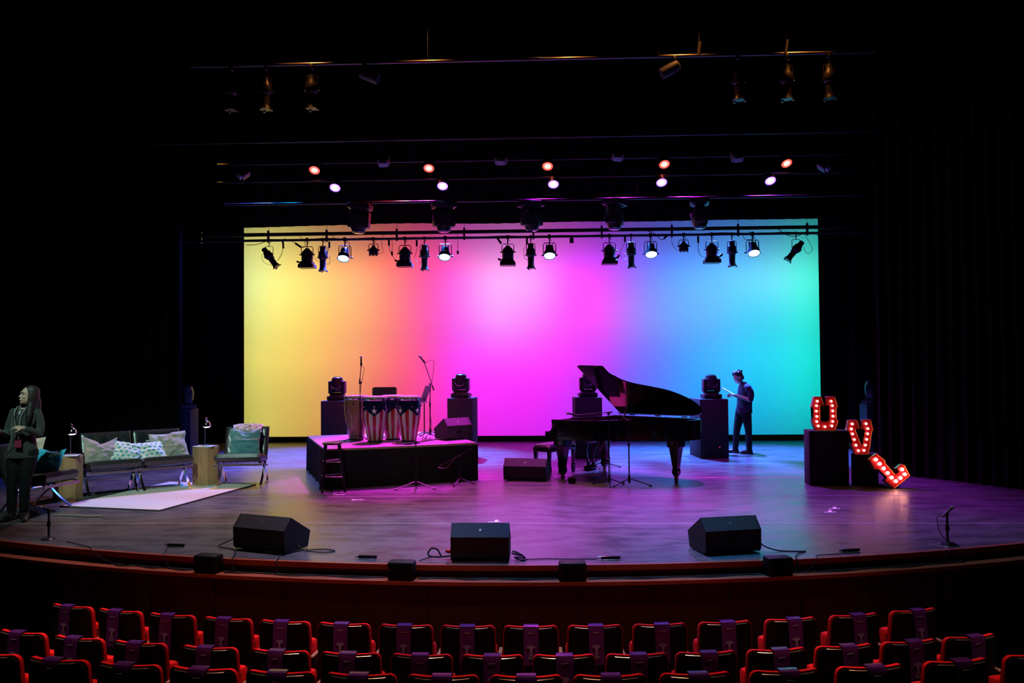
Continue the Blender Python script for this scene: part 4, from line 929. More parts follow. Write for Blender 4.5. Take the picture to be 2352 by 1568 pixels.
# dim items between the lamp rows
PANM = mat('speckled_gel', (.25, .35, .4), .5, vary=.6, scale=120)
for x, z, w, a, lb in ((1.23, 5.22, .12, .1, 'small bluish speckled panel between the third and fourth red lamps'), (3.19, 5.17, .13, -.1, 'small bluish speckled panel between the fourth and fifth red lamps'),
                    (-2.63, 5.19, .12, 0, 'small dim reddish panel between the first and second red lamps'), (-.68, 5.19, .13, 0, 'small dim pinkish panel between the second and third red lamps'),
                    (-5.03, 5.03, .08, .8, 'small tilted dim panel at the far left of the lamp rows'), (4.62, 5.0, .08, -.8, 'small tilted bluish panel at the far right of the lamp rows')):
    p = empty('gel_scroller', (x, 13.5, z), 0, lb, 'light accessory'); p.rotation_euler = (R(-30), a, 0)
    q = MB(); q.box((0, 0, .10), (w * 1.6, .16, .16), bev=.02); q.build('case', FX, p)
    rm_ = p.rotation_euler.to_matrix().to_4x4().inverted(); q = MB(); q.cyl((0, 0, .08), (0, 0, 5.60 - z), .008); q.build('hanger_rod', FX, p, xf=rm_)
    q = MB(); q.box((0, -.01, -.0), (w, .10, .045), bev=.005); q.build('gel_frame', PANM, p)
# highest pipe with orange glints
OR = mat('pipe_steel', (.16, .14, .13), .35, .8)
up_ = pipe(12.0, 6.34, -5.2, 4.8, .024, 'lighting_pipe', 'highest lighting pipe, catching orange glints', mt_=OR, z2=6.34)
UPL = [(-4.08, 'c'), (-3.39, 'c'), (-2.60, 'p'), (1.93, 'p'), (3.54, 'c'), (4.15, 'c'), (-4.6, 'c'), (2.85, 'c')]
for x in (-4.08, -2.17, -.19, 2.29, 3.54, 1.71):
    q = MB(); q.box((x, 0, .10), (.035, .05, .20), rot=M.Rotation(.15, 3, 'Y')); q.cyl((x, 0, .2), (x + .03, 0, 3.2), .006, seg=6); q.build('hanger', OR, up_)
cs = None; UC = {-4.6: 'leftmost dim spotlight on the highest pipe', -4.08: 'second dim spotlight on the highest pipe, with an orange glint', -3.39: 'third dim spotlight on the highest pipe, left of the blue-lit can',
      2.85: 'dim spotlight on the highest pipe, right of the right blue-lit can', 3.54: 'dim orange-edged spotlight near the right end of the highest pipe', 4.15: 'rightmost dim spotlight on the highest pipe'}
DFX = mat('scuffed_fixture', (.018, .016, .016), .35, spec=.6)
for x, k in UPL:
    if k == 'c':
        if cs is None:
            F_ = FX; FX = DFX; cs = empty('profile_spotlight', (x, 12.0, 6.3), 0, UC[x], 'spotlight', 'spotlights on the highest pipe'); ellipsoidal(cs, 0); FX = F_
        else: dup(cs, (x, 12.0, 6.3), 0, UC[x])
    else:
        p = empty('can_spotlight', (x, 12.0, 6.3), 0, 'blue-reflecting can spotlight on the highest pipe, %s of the two' % ('left' if x < 0 else 'right'), 'spotlight')
        clamp(p, -.06); s_ = 1 if x < 0 else -1
        q = MB(); q.lathe([(.05, .14), (.075, .12), (.08, 0), (.082, -.15), (.075, -.15)], seg=20); q.build('can', mat('satin_can', (.20, .20, .24), .3, .7), p, xf=M.Translation((s_ * .06, 0, -.15)) @ M.Rotation(R(-68 * s_ if s_ > 0 else 62), 4, 'Y'))
        q = MB(); q.tube([(-.09, 0, -.16), (-.08, 0, -.06), (.08, 0, -.06), (.09, 0, -.16)], .006); q.build('yoke', OR, p)

# ================================================================ AUDITORIUM SEATS
REDF = mat('red_velour', (.70, .008, .010), .9, spec=.15, vary=.2, scale=60)
SHELL = mat('seat_shell', (.012, .010, .008), .5, spec=.3)
BEADM = mat('shell_bead', (.35, .26, .2), .25, .6)
PURP = mat('purple_film', (.07, .014, .13), .22, spec=.7, vary=.2, scale=20)
PRN = mat('pale_print', (.38, .26, .42), .4)
def seat_proto():
    p = empty('auditorium_seat', (0, 0, 0), 0, 'x', 'seat', 'x')
    W2, Hh = .228, .56
    def back(off, th, grow=0.0, z0=.36):
        q = MB()
        # outline trapezoid with rounded top corners, bent (concave to the stage)
        def bend(x, z, y): return V((x, y + .05 - .045 * (abs(x) / .25) ** 1.6 * -1 - .05, z))
        cols = []
        xs = [-1, -.99, -.97, -.94, -.90, -.85, -.8, -.6, -.4, -.2, 0, .2, .4, .6, .8, .85, .90, .94, .97, .99, 1]
        for x in xs:
            ax = abs(x); zt = .90 + grow - (0 if ax < .80 else .055 * (1 - sqrt(max(0, 1 - ((ax - .80) / .20) ** 2))))
            col = []
            for j in range(9):
                f = j / 8; z = z0 + (zt - z0) * f; w = (W2 + grow) * (1.06 - .04 * f); lean_ = -.10 * (z - .4)
                X = x * w; col.append((X, .055 * (ax ** 2) + lean_ + off, z))
            cols.append(col)
        A = [[q.bm.verts.new(c) for c in col] for col in cols]; B = [[q.bm.verts.new((c[0] * .985, c[1] + th, c[2] - .004)) for c in col] for col in cols]
        for G, fl_ in ((A, 0), (B, 1)):
            for i in range(20):
                for j in range(8): q.bm.faces.new((G[i][j], G[i + 1][j], G[i + 1][j + 1], G[i][j + 1]))
        ring = lambda G: [G[0][j] for j in range(9)] + [G[i][8] for i in range(1, 21)] + [G[20][j] for j in range(7, -1, -1)] + [G[i][0] for i in range(19, 0, -1)]
        ra, rb = ring(A), ring(B)
        for i in range(len(ra)): q.bm.faces.new((ra[i], ra[(i + 1) % len(ra)], rb[(i + 1) % len(rb)], rb[i]))
        return q
    back(-.028, .02, -.008).build('back_shell', SHELL, p)
    o = back(-.010, .036, .001, .40); 
    o.build('back_cushion', REDF, p)
    for s_ in (-1, 1):
        q = MB(); q.tube([(s_ * x * W2, .055 * x * x - .0795, .8895) for x in [(.30 + .46 * i / 6) for i in range(7)]], .003, 5); q.build('shell_bead', BEADM, p)
    q = MB(); q.box((0, .115, .535), (.475, .10, .36), rot=M.Rotation(R(-6), 3, 'X'), bev=.035); q.build('seat_cushion', REDF, p)
    q = MB(); q.box((0, .055, .52), (.46, .02, .32), rot=M.Rotation(R(-6), 3, 'X'), bev=.008); q.build('seat_pan', SHELL, p)
    q = MB(); q.box((.258, .14, .60), (.034, .34, .03), bev=.010); q.build('armrest', ARMWOOD, p)
    q = MB(); q.box((.258, .10, .30), (.028, .22, .60), bev=.01); q.build('side_support', SHELL, p)
    return p
def band_proto():
    p = empty('seat_band', (0, 0, 0), 0, 'x', 'paper band', 'x')
    path = [(-.102, .60), (-.095, .70), (-.088, .80), (-.083, .86), (-.081, .893), (-.074, .911), (-.05, .914), (-.01, .913), (.006, .905), (.010, .87), (.012, .80)]
    q = MB(); w = .062
    a = [[q.bm.verts.new((x + .004 * noise.noise(V((x * 9, i, 0))), y + .002 * sin(i + x * 30), z)) for x in (-w, -w / 3, w / 3, w)] for i, (y, z) in enumerate(path)]
    c = [[q.bm.verts.new((v_.co.x, v_.co.y + (.0016 if i < 6 else -.0), v_.co.z - (.0016 if 4 < i else 0))) for v_ in row] for i, row in enumerate(a)]
    for G in (a, c):
        for i in range(len(G) - 1):
            for j in range(3): q.bm.faces.new((G[i][j], G[i + 1][j], G[i + 1][j + 1], G[i][j + 1]))
    q.build('sleeve', PURP, p)
    def Y(z): return -.106 + (z - .60) * .085
    for w_, z_, h_ in ((.052, .858, .0035), (.05, .665, .0045), (.04, .652, .003)):
        q = MB(); q.box((0, Y(z_) - .001, z_), (w_, .002, h_)); q.build('printed_line', PRN, p)
    q = MB(); pts = [(.008, .0), (.010, .03), (.016, .052), (.034, .056), (.032, .068), (.018, .076), (-.018, .076), (-.032, .068), (-.034, .056), (-.016, .052), (-.010, .03), (-.008, .0), (-.022, -.006), (.022, -.006)]
    q.prism(pts, .0015, M.Translation((0, Y(.70) - .004, .685)) @ M.Rotation(R(-5), 4, 'X') @ M(((1, 0, 0, 0), (0, 0, 1, 0), (0, 1, 0, 0), (0, 0, 0, 1)))); q.build('printed_tree_emblem', mat('dim_print', (.22, .12, .28), .4), p, smooth=False)
    return p
ROWS = [(14.43, -1.19, [-4.38, -3.86, -3.33, -2.79, -2.26, -1.73, -1.19, -.66, -.13, .41, .96, 1.52, 2.10, 2.68, 3.25], 'row nearest the stage', 'seats in the row nearest the stage'),
        (15.27, -1.137, [-4.27 - .5, -4.27 + .55 - .02, -3.18, -2.59, -2.02, -1.47, -.93, -.40, .13, .67, 1.19, 1.73, 2.26, 2.79, 3.31], 'middle visible row', 'seats in the middle visible row'),
        (16.15, -.956, [-3.84, -3.31, -2.78, -2.25, -1.72, -1.19, -.66, -.13, .40, .95, 1.53, 2.10, 2.70, 3.28], 'row nearest the camera', 'seats in the row nearest the camera')]
ROWS[1][2][0] = -4.27; ROWS[1][2][1] = -3.73
sp_, bp_ = seat_proto(), band_proto(); first = True
for Rr, zf, xs, rn, gp in ROWS:
    for i, x in enumerate(xs):
        y = 21.4 - sqrt(Rr * Rr - (x + .5) ** 2); rz = math.asin(-(x + .5) / Rr) * -1
        rz = atan2(x + .5, sqrt(Rr * Rr - (x + .5) ** 2))
        lb = 'red-rimmed auditorium seat, %s from the left in the %s' % (ORD[i], rn)
        lb2 = 'purple printed band over the %s seat from the left, %s' % (ORD[i], rn)
        for pr_, lb_, g_ in ((sp_, lb, gp), (bp_, lb2, 'purple bands on the ' + gp)):
            if first: o = pr_
            else: o = dup(pr_)
            o.location = (x, y + .04, zf); o.rotation_euler = (0, 0, rz); o['label'] = lb_; o['group'] = g_
        first = False
for k, (y0, z_) in enumerate(((6.6, -1.395), )):
    pass
q = MB(); q.prism([(x_, y_) for x_, y_ in [(-9, 5.72)] + [(-9 + 17 * i / 30, 21.4 - sqrt(15.62 ** 2 - (-9 + 17 * i / 30 + .5) ** 2)) for i in range(31)] + [(8, 2.0), (-9, 2.0)]], .44, M.Translation((0, 0, -1.4))); tag(q.build('trim_5', mat('house_carpet', (1, 1, 1)), smooth=False), kind='structure')
q = MB(); q.prism([(-9 + 17 * i / 30, 21.4 - sqrt(14.75 ** 2 - (-9 + 17 * i / 30 + .5) ** 2)) for i in range(31)] + [(8, 3.0), (-9, 3.0)], .262, M.Translation((0, 0, -1.4))); tag(q.build('trim_6', mat('house_carpet', (1, 1, 1)), smooth=False), kind='structure')
q = MB(); q.prism([(-9 + 17 * i / 30, 21.4 - sqrt(13.6 ** 2 - (-9 + 17 * i / 30 + .5) ** 2)) for i in range(31)] + [(8, 3.0), (-9, 3.0)], .21, M.Translation((0, 0, -1.4))); tag(q.build('trim_7', mat('house_carpet', (1, 1, 1)), smooth=False), kind='structure')
q = MB(); q.box((3.86, 6.25, -.55), (.05, .5, .85), bev=.01); tag(q.build('row_end_panel', ARMWOOD), 'brown wooden end panel at the far right of the seating rows', 'panel')

# ================================================================ CABLES AND SMALL BOXES ON THE STAGE EDGE
def edge_y(x, off=0): return YC - sqrt((RS + off) ** 2 - (x - XC) ** 2)
def cable(pts, label, r=.006, mt_=None, n=8): q = MB(); q.tube(spline(pts, n), r, 5); return tag(q.build('stage_cable', mt_ or CABLE), label, 'cable')
DC = mat('dusty_cable', (.05, .042, .035), .8, spec=.1)
for k, (x0, x1, lb) in enumerate(((-4.4, -3.5, 'dusty cable run on the ledge left of the first small speaker'), (-3.15, -1.52, 'dusty cable run on the ledge between the first two small speakers'),
                               (-1.2, .1, 'dusty cable run on the ledge below the central monitor'), (.4, 2.05, 'dusty cable run on the ledge between the last two small speakers'), (2.38, 4.2, 'dusty cable run on the ledge right of the last small speaker'))):
    n_ = 14; cable([(x0 + (x1 - x0) * i / n_, edge_y(x0 + (x1 - x0) * i / n_, .075 + .02 * noise.noise(V((i * .7, k, 0)))), -.112) for i in range(n_ + 1)], lb, .006, DC, 4)
    q = MB(); q.tube([(x0 + (x1 - x0) * i / 40, edge_y(x0 + (x1 - x0) * i / 40, .10 + .025 * sin(i * .4 + k)), -.113 + .0) for i in range(41)], .005, 5)
    tag(q.build('stage_cable', CABLE), lb.replace('dusty cable run', 'black wavy cable'), 'cable')
def over(x, y, x2, off2=.09):   # drops over the nosing onto the ledge
    return [(x + (x2 - x) * .5, edge_y(x + (x2 - x) * .5, .0) + .02, .012), (x + (x2 - x) * .62, edge_y(x + (x2 - x) * .62, .06), -.002), (x + (x2 - x) * .8, edge_y(x + (x2 - x) * .8, .072), -.07), (x2, edge_y(x2, off2), -.11)]
cable([(-2.55, 8.45, .08), (-2.45, 8.38, .02), (-2.25, 8.36, .008), (-2.15, 8.42, .008), (-2.3, 8.5, .008), (-2.55, 8.4, .008), (-2.65, 8.25, .008)] + over(-2.65, 8.2, -2.6), 'black cable looping on the floor right of the left wedge monitor')
cable([(-3.25, 8.6, .10), (-3.36, 8.62, .05), (-3.42, 8.6, .012), (-3.2, 8.45, .01)] + over(-3.15, 8.3, -3.05), 'cable with blue plug at the left side of the left wedge monitor')
cable([(-.33, 8.1, .06), (-.28, 8.08, .05), (-.22, 8.12, .03), (-.27, 8.16, .05), (-.32, 8.1, .08), (-.25, 8.05, .06), (-.20, 8.08, .02), (-.26, 8.14, .01), (-.30, 8.06, .03), (-.24, 8.02, .012), (-.18, 8.06, .01)], 'tangled cable heap right of the central wedge monitor', .008)
cable([(-1.02, 8.10, .03), (-1.06, 8.12, .09), (-1.12, 8.12, .10), (-1.15, 8.1, .05), (-1.10, 8.08, .03), (-1.0, 8.08, .03), (-.93, 8.08, .04)], 'curled cable left of the central wedge monitor', .009)
cable([(-1.22, 8.02, .008), (-1.14, 8.08, .02), (-1.10, 8.08, .03)], 'cable tail lying left of the curled cable', .006)
q = MB(); q.ell((-.945, 8.12, .075), (.04, .03, .022), 12); tag(q.build('red_plug', mat('red_plastic', (.6, .01, .02), .35)), 'red plug at the left side of the central wedge monitor', 'plug')
cable([(-.18, 8.06, .01), (0, 8.1, .007), (.25, 8.09, .007), (.5, 8.1, .007)], 'thin cable from the cable heap to the third flat microphone', .005)
cable([(2.14, 8.5, .12), (2.2, 8.47, .05), (2.35, 8.45, .008), (2.6, 8.42, .008)], 'black cable leaving the right wedge monitor', .007)
cable([(2.58, 8.40, .008), (2.5, 8.32, .012)] + over(2.45, 8.3, 2.4), 'black cable curving over the edge beside the last small speaker', .006)
cable([(3.0, 8.38, .02), (2.85, 8.30, .01)] + over(2.8, 8.2, 2.5), 'thin cable running from the rightmost flat microphone over the edge', .005)
cable([(4.16, 8.75, .012), (4.24, 8.7, .008)] + over(4.3, 8.6, 3.9), 'cable dropping from the right desk microphone stand over the edge', .005)
cable([(-5.2, 8.85, .008)] + over(-5.2, 8.7, -4.4), 'thin cable crossing the stage edge near the left desk stand', .005)
cable([(-3.95, 8.55, .012)] + over(-4.0, 8.5, -3.75), 'thin cable from the leftmost flat microphone over the edge', .004)
for x, y, rz, lb in ((-3.89, 8.62, -.1, 'flat floor microphone at the stage edge, leftmost of four'), (-1.75, 8.12, -.05, 'flat floor microphone at the stage edge, left of the central wedge monitor'),
                 (.63, 8.10, .05, 'flat floor microphone at the stage edge, between central and right wedge monitors'), (3.04, 8.42, .2, 'flat floor microphone at the stage edge, rightmost of four')):
    p = empty('floor_microphone', (x, y, 0), rz, lb, 'microphone', 'flat microphones along the stage edge')
    q = MB(); q.box((0, 0, .022), (.19, .035, .028), bev=.008); q.build('case', BLKG, p)
    q = MB(); q.box((.0, -.01, .004), (.17, .06, .006), bev=.002); q.build('base_plate', STEEL, p)
    q = MB(); q.cyl((-.095, 0, .022), (-.125, 0, .020), .009); q.build('plug', STEEL, p)
# power block under the piano and bits
q = MB(); q.box((.42, 13.10, .05), (.12, .10, .09), bev=.02); q.tube(spline([(.3, 13.1, .02), (.35, 13.05, .06), (.42, 13.04, .10), (.48, 13.06, .05)], 6), .008, 5); tag(q.build('cable_coil', CABLE), 'small coil of cable on the floor right of the piano monitor', 'cable')
cable([(.06, 13.25, .12), (.18, 13.2, .05), (.35, 13.12, .02)], 'thin cable from the piano monitor to the cable coil', .005)
q = MB(); q.tube(spline([(-6.3, 10.4, .012), (-6.0, 10.35, .012), (-5.8, 10.30, .012), (-5.6, 10.32, .012)], 8), .010, 6); tag(q.build('stage_cable', mat('pale_cable', (.3, .25, .2), .5)), 'pale cable lying on the floor near the boots of the person at far left', 'cable')

# ================================================================ PEOPLE
def blob(name, q, mt_, parent, vox=.008, it=6, fac=.5):
    me = bpy.data.meshes.new('tmp'); bmesh.ops.recalc_face_normals(q.bm, faces=list(q.bm.faces)); q.bm.to_mesh(me); q.bm.free()
    o = bpy.data.objects.new('tmp', me); COL.objects.link(o)
    r = o.modifiers.new('r', 'REMESH'); r.mode = 'VOXEL'; r.voxel_size = vox
    s_ = o.modifiers.new('s', 'SMOOTH'); s_.iterations = it; s_.factor = fac
    dg = bpy.context.evaluated_depsgraph_get(); dg.update(); ev = o.evaluated_get(dg)
    nm = bpy.data.meshes.new_from_object(ev); nm.name = name; bpy.data.objects.remove(o); bpy.data.meshes.remove(me)
    nm.materials.clear(); nm.materials.append(mt_)
    for p_ in nm.polygons: p_.use_smooth = True
    ob = bpy.data.objects.new(name, nm); COL.objects.link(ob); ob.parent = parent; return ob
def limb(q, pts, rs, n=5):
    P_ = spline(pts, n); k = len(pts) - 1; rr_ = []
    for i in range(len(P_)):
        t = i / n; a = min(int(t), k - 1); rr_.append(rs[a] + (rs[a + 1] - rs[a]) * (t - a))
    q.tube(P_, 0, 12, rs=rr_)
    q.ell(pts[0], rs[0] * .98, 12); q.ell(pts[-1], rs[-1] * .98, 12)
def headm(q, Hm):
    q.ell((0, .012, .035), (.073, .092, .088), 20); q.ell((0, -.022, -.035), (.056, .070, .080), 18); q.ell((0, -.062, -.088), (.026, .022, .020), 12)
    q.ell((0, -.074, .035), (.055, .020, .016), 14)
    q.skin([[q.bm.verts.new(v_) for v_ in r_] for r_ in ([(-.007, -.078, .03), (.007, -.078, .03), (.007, -.07, .03), (-.007, -.07, .03)], [(-.014, -.108, -.022), (.014, -.108, -.022), (.016, -.07, -.026), (-.016, -.07, -.026)])])
    q.ell((0, -.101, -.018), (.013, .012, .010), 10)
    q.ell((0, -.088, -.052), (.024, .010, .006), 10); q.ell((0, -.086, -.063), (.020, .010, .007), 10)
    for s_ in (-1, 1):
        q.ell((s_ * .074, .012, -.005), (.010, .020, .032), 10); q.ell((s_ * .036, -.062, -.022), (.022, .018, .018), 10)
    q.bm.transform(Hm)
def eyes(Hm, parent, brow=True):
    for s_ in (-1, 1):
        q = MB(); q.ell(Hm @ V((s_ * .030, -.0735, .012)), (.0125, .0125, .008), 12); e_ = q.build('eye', mat('eye_white', (.7, .68, .66), .2), parent)
        q = MB(); q.ell(Hm @ V((s_ * .030, -.0820, .012)), .0055, 10); q.build('iris', mat('iris_dark', (.03, .02, .015), .1), e_)
        q = MB(); q.tube([Hm @ V((s_ * a, y_, z_)) for a, y_, z_ in ((.015, -.089, .032), (.032, -.088, .037), (.048, -.078, .032))], .0038, 6); q.build('eyebrow', mat('brow_hair', (.02, .012, .008), .8), parent)
    q = MB(); q.ell((0, 0, 0), (.021, .008, .0065), 12, None); q.bm.transform(Hm @ M.Translation((0, -.0935, -.057))); q.build('mouth', mat('lip_skin', (.35, .10, .09), .45), parent)
def handm(q, w, fwd, nrm, side, curl=.6, r=.0078, sc=1.0, spread=.0):
    w, f, n_ = V(w), V(fwd).normalized(), V(nrm).normalized(); n_ = (n_ - f * n_.dot(f)).normalized(); s_ = f.cross(n_) * side  # s_ towards thumb
    Mx = M((s_, f, n_)).transposed().to_4x4(); Mx.translation = w
    b2 = MB(); b2.ell((0, .045, 0), (.038, .052, .014), 14); b2.ell((.020, .028, -.006), (.020, .032, .015), 12)
    for k, (x, L_) in enumerate(((.027, .070), (.009, .078), (-.010, .072), (-.027, .056))):
        p = V((x, .082 - abs(x - .005) * .25, 0)); a = 0; pts = [p - V((0, .02, 0)), p]; d = V((x * spread * 6, 1, 0)).normalized()
        for j, fr_ in enumerate((.45, .32, .23)):
            a += curl * (.55, 1.0, .8)[j] * (1 + .12 * k); p = p + V((d.x * cos(a), cos(a), -sin(a))) * L_ * fr_; pts.append(p)
        P_ = spline(pts, 3); b2.tube(P_, 0, 8, rs=[r * (1.12 - .28 * i / len(P_)) for i in range(len(P_))]); b2.ell(P_[-1], r * .82, 8)
    t = [V((.022, .012, -.004)), V((.046, .034, -.012)), V((.056, .058, -.022)), V((.050, .080, -.034))]
    P_ = spline(t, 3); b2.tube(P_, 0, 8, rs=[.0115 - .003 * i / len(P_) for i in range(len(P_))]); b2.ell(P_[-1], .0082, 8)
    b2.bm.transform(Mx @ M.Diagonal((sc, sc, sc, 1))); q.join(b2.bm)
SKIN = mat('skin', (.55, .33, .25), .5, vary=.06, scale=20)
HAIR = mat('dark_hair', (.020, .012, .010), .5, vary=.3, scale=80, bump=.4)
for n_ in list(HAIR.node_tree.nodes):
    if n_.type == 'TEX_NOISE':
        mp_ = HAIR.node_tree.nodes.new('ShaderNodeMapping'); mp_.inputs['Scale'].default_value = (1.6, 1.6, .09); n_.inputs['Scale'].default_value = 90
        HAIR.node_tree.links.new(n_.inputs['Vector'].links[0].from_socket, mp_.inputs[0]); HAIR.node_tree.links.new(mp_.outputs[0], n_.inputs['Vector'])
# --- woman
w = empty('person', (-6.49, 10.08, 0), 0, 'standing person with long dark hair, dark jacket and lanyard, at far left beside the couch', 'person')
HW = M.Translation((.075, -.01, 1.545)) @ M.Rotation(R(-40), 4, 'Z') @ M.Rotation(R(-8), 4, 'X')
q = MB(); headm(q, HW)
limb(q, [(.05, .02, 1.50), (.045, .03, 1.42), (.03, .035, 1.36)], [.048, .046, .06])
q.loft([((.02, .02, 1.40), .07, .06), ((.02, .02, 1.34), .125, .075), ((.01, .01, 1.22), .145, .095), ((0, .01, 1.05), .12, .085), ((-.01, .02, .92), .155, .105), ((-.02, .02, .80), .14, .10)])
limb(q, [(-.12, .02, 1.34), (-.17, .0, 1.18), (-.19, -.03, 1.07)], [.040, .036, .034]); limb(q, [(-.19, -.03, 1.07), (-.175, -.15, 1.10), (-.13, -.23, 1.125)], [.034, .030, .023])
limb(q, [(.16, .02, 1.34), (.21, .02, 1.18), (.22, -.01, 1.07)], [.040, .036, .034]); limb(q, [(.22, -.01, 1.07), (.17, -.12, 1.125), (.115, -.19, 1.165)], [.034, .030, .023])
handm(q, (-.13, -.23, 1.125), (.1, -.75, .25), (-.2, .2, 1), 1, 1.15)
handm(q, (.115, -.19, 1.165), (-1, -.18, .02), (0, -.55, .8), -1, .42)
for hx, kx, ax in ((-.09, -.125, -.155), (.07, .03, .005)):
    limb(q, [(hx, .02, .84), (kx, .0, .47), (ax, .03, .09)], [.085, .055, .038]); q.ell((ax, .02, .05), (.03, .05, .03), 10)
blob('body', q, SKIN, w, .006, 4)
eyes(HW, w)
JK = mat('charcoal_jacket', (.030, .032, .030), .85, sheen=.2, bump=.4, scale=25)
q = MB(); q.loft([((.03, .035, 1.445), .055, .055), ((.03, .035, 1.41), .075, .065), ((.02, .03, 1.375), .135, .078), ((.02, .02, 1.33), .160, .095), ((.015, .015, 1.27), .162, .105), ((.01, .01, 1.18), .150, .108), ((.0, .01, 1.04), .145, .10), ((-.01, .015, .90), .172, .12), ((-.02, .02, .775), .195, .135)], 24)
limb(q, [(-.125, .02, 1.345), (-.172, .0, 1.19), (-.19, -.03, 1.065)], [.052, .045, .043]); limb(q, [(-.19, -.03, 1.065), (-.175, -.15, 1.10), (-.145, -.20, 1.115)], [.043, .036, .031])
limb(q, [(.165, .02, 1.345), (.215, .02, 1.19), (.22, -.01, 1.065)], [.052, .046, .044]); limb(q, [(.22, -.01, 1.065), (.17, -.12, 1.125), (.14, -.165, 1.15)], [.044, .037, .031])
jk = blob('jacket', q, JK, w, .009, 5)
q = MB(); q.tube([(.035 + .06 * cos(a), .035 + .055 * sin(a), 1.425 + .012 * cos(a * 2)) for a in [k * pi / 8 for k in range(17)]], .014, 8); q.build('collar', JK, jk)
q = MB()
for s_, hx, kx, ax in ((0, -.095, -.128, -.155), (1, .075, .032, .005)): limb(q, [(hx, .02, .84), (hx + (kx - hx) * .5, .01, .66), (kx, .0, .47), (ax, .03, .13)], [.105, .09, .066, .055])
q.ell((-.01, .02, .84), (.175, .12, .10)); blob('trousers', q, mat('black_denim', (.010, .010, .011), .8, spec=.2), w, .009, 4)
BT = mat('boot_leather', (.02, .018, .016), .18, spec=.7)
for ax, aim in ((-.155, -.02), (.005, .10)):
    q = MB(); limb(q, [(ax, .035, .16), (ax, .035, .06)], [.052, .048]); limb(q, [(ax, .05, .045), (ax + aim * .5, -.05, .04), (ax + aim, -.13, .028)], [.045, .042, .026]); q.box((ax, .06, .02), (.06, .06, .04), bev=.006); blob('boot', q, BT, w, .006, 3)
q = MB()
hd = lambda *p_: HW @ V(p_)
b2 = MB(); b2.ell((0, .030, .050), (.086, .094, .090), 20); b2.ell((.0, .075, -.03), (.080, .055, .13), 16)
for s_ in (-1, 1): b2.ell((s_ * .068, .030, -.02), (.024, .058, .11), 14)
b2.bm.transform(HW); q.join(b2.bm)
limb(q, [(.12, .03, 1.56), (.135, .04, 1.44), (.145, .02, 1.32), (.15, -.03, 1.20)], [.055, .066, .058, .028]); limb(q, [(.12, -.03, 1.53), (.125, -.05, 1.42), (.125, -.08, 1.30), (.115, -.10, 1.20)], [.030, .040, .040, .016]); limb(q, [(.06, .08, 1.54), (.07, .09, 1.42), (.08, .09, 1.30)], [.06, .07, .05]); limb(q, [(.0, .02, 1.52), (-.03, .02, 1.42), (-.055, -.05, 1.33), (-.05, -.09, 1.26)], [.030, .034, .030, .012])
hr = blob('hair', q, HAIR, w, .007, 3)
q = MB(); q.tube(spline([(-.03, -.06, 1.42), (-.035, -.115, 1.33), (.0, -.135, 1.15), (.035, -.14, 1.02)], 6), .005, 6); q.tube(spline([(.09, -.06, 1.42), (.05, -.12, 1.30), (.045, -.14, 1.12), (.035, -.14, 1.02)], 6), .005, 6)
for k in range(7): q.box((-.022 + .004 * k, -.133, 1.30 - k * .035), (.011, .006, .012))
q.build('lanyard', mat('lanyard_ribbon', (.25, .25, .25), .5, vary=.8, scale=70), w)
q = MB(); q.box((.035, -.150, .965), (.085, .006, .10), bev=.003); q.box((.035, -.154, .94), (.08, .003, .03)); q.build('badge', mat('maroon_badge', (.30, .03, .07), .35), w)
q = MB(); q.cyl((.03, -.125, 1.325), (.045, -.120, 1.365), .008); q.build('clip_microphone', mat('pale_clip', (.8, .8, .78), .3), w)
q = MB(); q.tube(spline([(-.165, -.29, 1.13), (-.09, -.30, 1.135), (.0, -.24, 1.165)], 6), .005, 6); tag(q.build('held_pen', mat('pen_green', (.05, .2, .2), .3), None), 'thin dark pen held between the hands of the standing person at far left', 'pen'); bpy.data.objects['held_pen'].location = (-6.43, 10.08, 0)
# --- man
mn = empty('person', (4.07, 17.2, 0), 0, 'person with tousled hair in dark shirt and trousers reading a paper before the cyan backdrop', 'person')
HMm = M.Translation((-.085, -.02, 1.555)) @ M.Rotation(R(-82), 4, 'Z') @ M.Rotation(R(22), 4, 'X')
q = MB(); headm(q, HMm)
limb(q, [(-.055, 0, 1.52), (-.03, .0, 1.45), (.0, .0, 1.38)], [.052, .052, .062])
q.loft([((.03, 0, 1.42), .07, .09), ((.05, 0, 1.35), .11, .19), ((.05, 0, 1.22), .125, .175), ((.04, 0, 1.05), .11, .15), ((.03, 0, .90), .12, .165), ((.02, 0, .82), .11, .16)])
for ys, el, wr in ((-1, (.10, -.24, 1.10), (-.17, -.13, 1.20)), (1, (.08, .22, 1.10), (-.17, .06, 1.20))):
    limb(q, [(.07, ys * .19, 1.34), (.11, ys * .225, 1.22), el], [.052, .046, .040]); limb(q, [el, V(el).lerp(V(wr), .5), wr], [.040, .036, .026])
handm(q, (-.17, -.13, 1.20), (-1, .25, .12), (.1, .2, 1), 1, .75, .0085, 1.08); handm(q, (-.17, .06, 1.20), (-1, -.25, .10), (.1, -.2, 1), -1, .75, .0085, 1.08)
LG = (((.05, -.09, .86), (.09, -.10, .47), (.10, -.10, .09)), ((-.02, .09, .86), (-.10, .10, .46), (-.13, .12, .09)))
for h_, k_, a_ in LG: limb(q, [h_, k_, a_], [.09, .06, .042])
blob('body', q, SKIN, mn, .006, 4); eyes(HMm, mn)
q = MB(); q.loft([((.01, 0, 1.465), .062, .065), ((.03, 0, 1.425), .085, .10), ((.055, 0, 1.38), .125, .205), ((.055, 0, 1.25), .155, .20), ((.045, 0, 1.08), .15, .185), ((.035, 0, .93), .155, .19), ((.03, 0, .83), .165, .20)], 24)
for ys, el in ((-1, (.11, -.24, 1.12)), (1, (.09, .22, 1.12))): limb(q, [(.075, ys * .19, 1.35), (.12, ys * .225, 1.24), el], [.072, .066, .058])
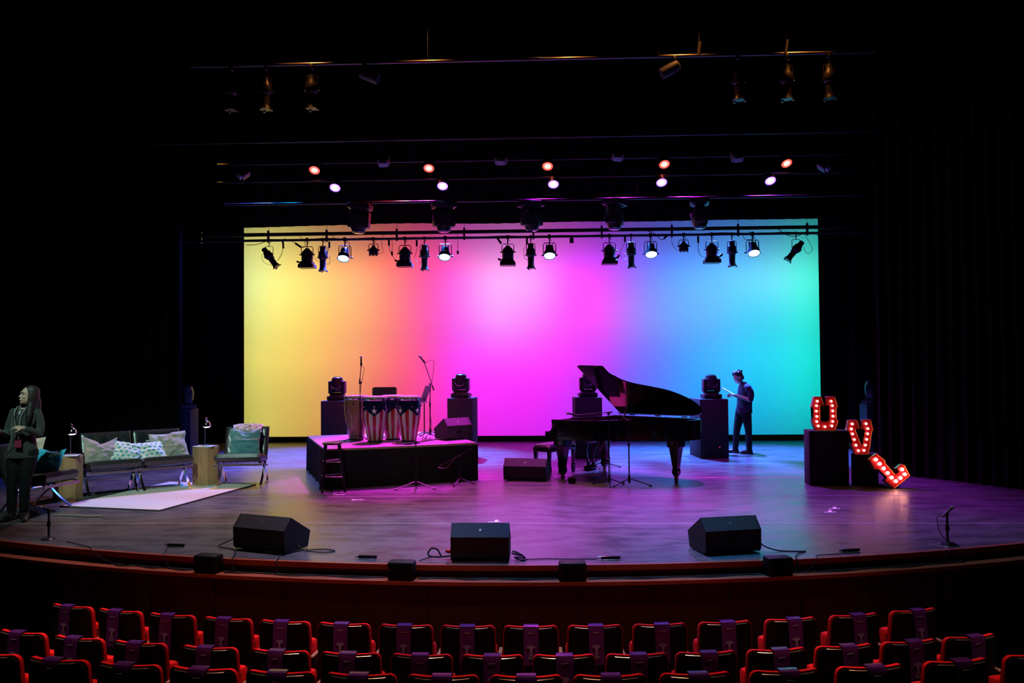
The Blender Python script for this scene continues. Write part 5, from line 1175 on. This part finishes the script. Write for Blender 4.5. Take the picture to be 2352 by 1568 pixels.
sh = blob('shirt', q, mat('navy_shirt', (.012, .016, .035), .8, bump=.4, scale=25), mn, .009, 5)
q = MB(); q.tube([(.015 + .066 * cos(a), .07 * sin(a), 1.455) for a in [k * pi / 8 for k in range(17)]], .014, 8); q.build('collar', mat('navy_shirt', (1, 1, 1)), sh)
q = MB()
for h_, k_, a_ in LG: limb(q, [h_, V(h_).lerp(V(k_), .5) + V((.0, 0, 0)), k_, V(a_) + V((0, 0, -.01))], [.108, .092, .072, .058])
q.ell((.0, 0, .87), (.125, .175, .10)); blob('trousers', q, mat('black_denim', (1, 1, 1)), mn, .009, 4)
for h_, k_, a_ in LG:
    q = MB(); limb(q, [V(a_) + V((.03, 0, -.045)), V(a_) + V((-.08, 0, -.05)), V(a_) + V((-.17, 0, -.06))], [.044, .042, .028]); q.box(V(a_) + V((-.05, 0, -.08)), (.27, .085, .02), bev=.008); blob('shoe', q, BT, mn, .007, 3)
q = MB(); b2 = MB(); b2.ell((0, .026, .062), (.082, .090, .078), 18); b2.ell((0, .080, -.01), (.066, .036, .07), 12); b2.ell((0, -.040, .115), (.055, .045, .035), 12)
for k in range(46):
    a, e = random.uniform(-pi, pi), random.uniform(.15, 1.4); d = V((cos(a) * cos(e) * .078, .02 + sin(a) * cos(e) * .09, .06 + sin(e) * .075)); o_ = V((cos(a), sin(a), 1.2)).normalized()
    if d.y < -.06: o_ = V((o_.x, -1, .5)).normalized()
    b2.cyl(d * .95, d + o_ * random.uniform(.016, .036) + V((random.uniform(-.015, .015), random.uniform(-.015, .015), 0)), .018, .007, 6)
b2.bm.transform(HMm); q.join(b2.bm); blob('hair', q, HAIR, mn, .0055, 1)
q = MB(); q.grid(lambda a, c: V((3.90 - .06 - .20 * a, 17.06 + .22 * c, 1.232 + .115 * a + .02 * sin(c * 3))), 8, 8); q.grid(lambda a, c: V((3.90 - .06 - .20 * a, 17.06 + .22 * c, 1.2312 + .115 * a + .02 * sin(c * 3))), 8, 8)
tag(q.build('paper_sheet', mat('paper_white', (1, 1, 1))), 'sheet of paper held by the person standing before the cyan backdrop', 'paper')
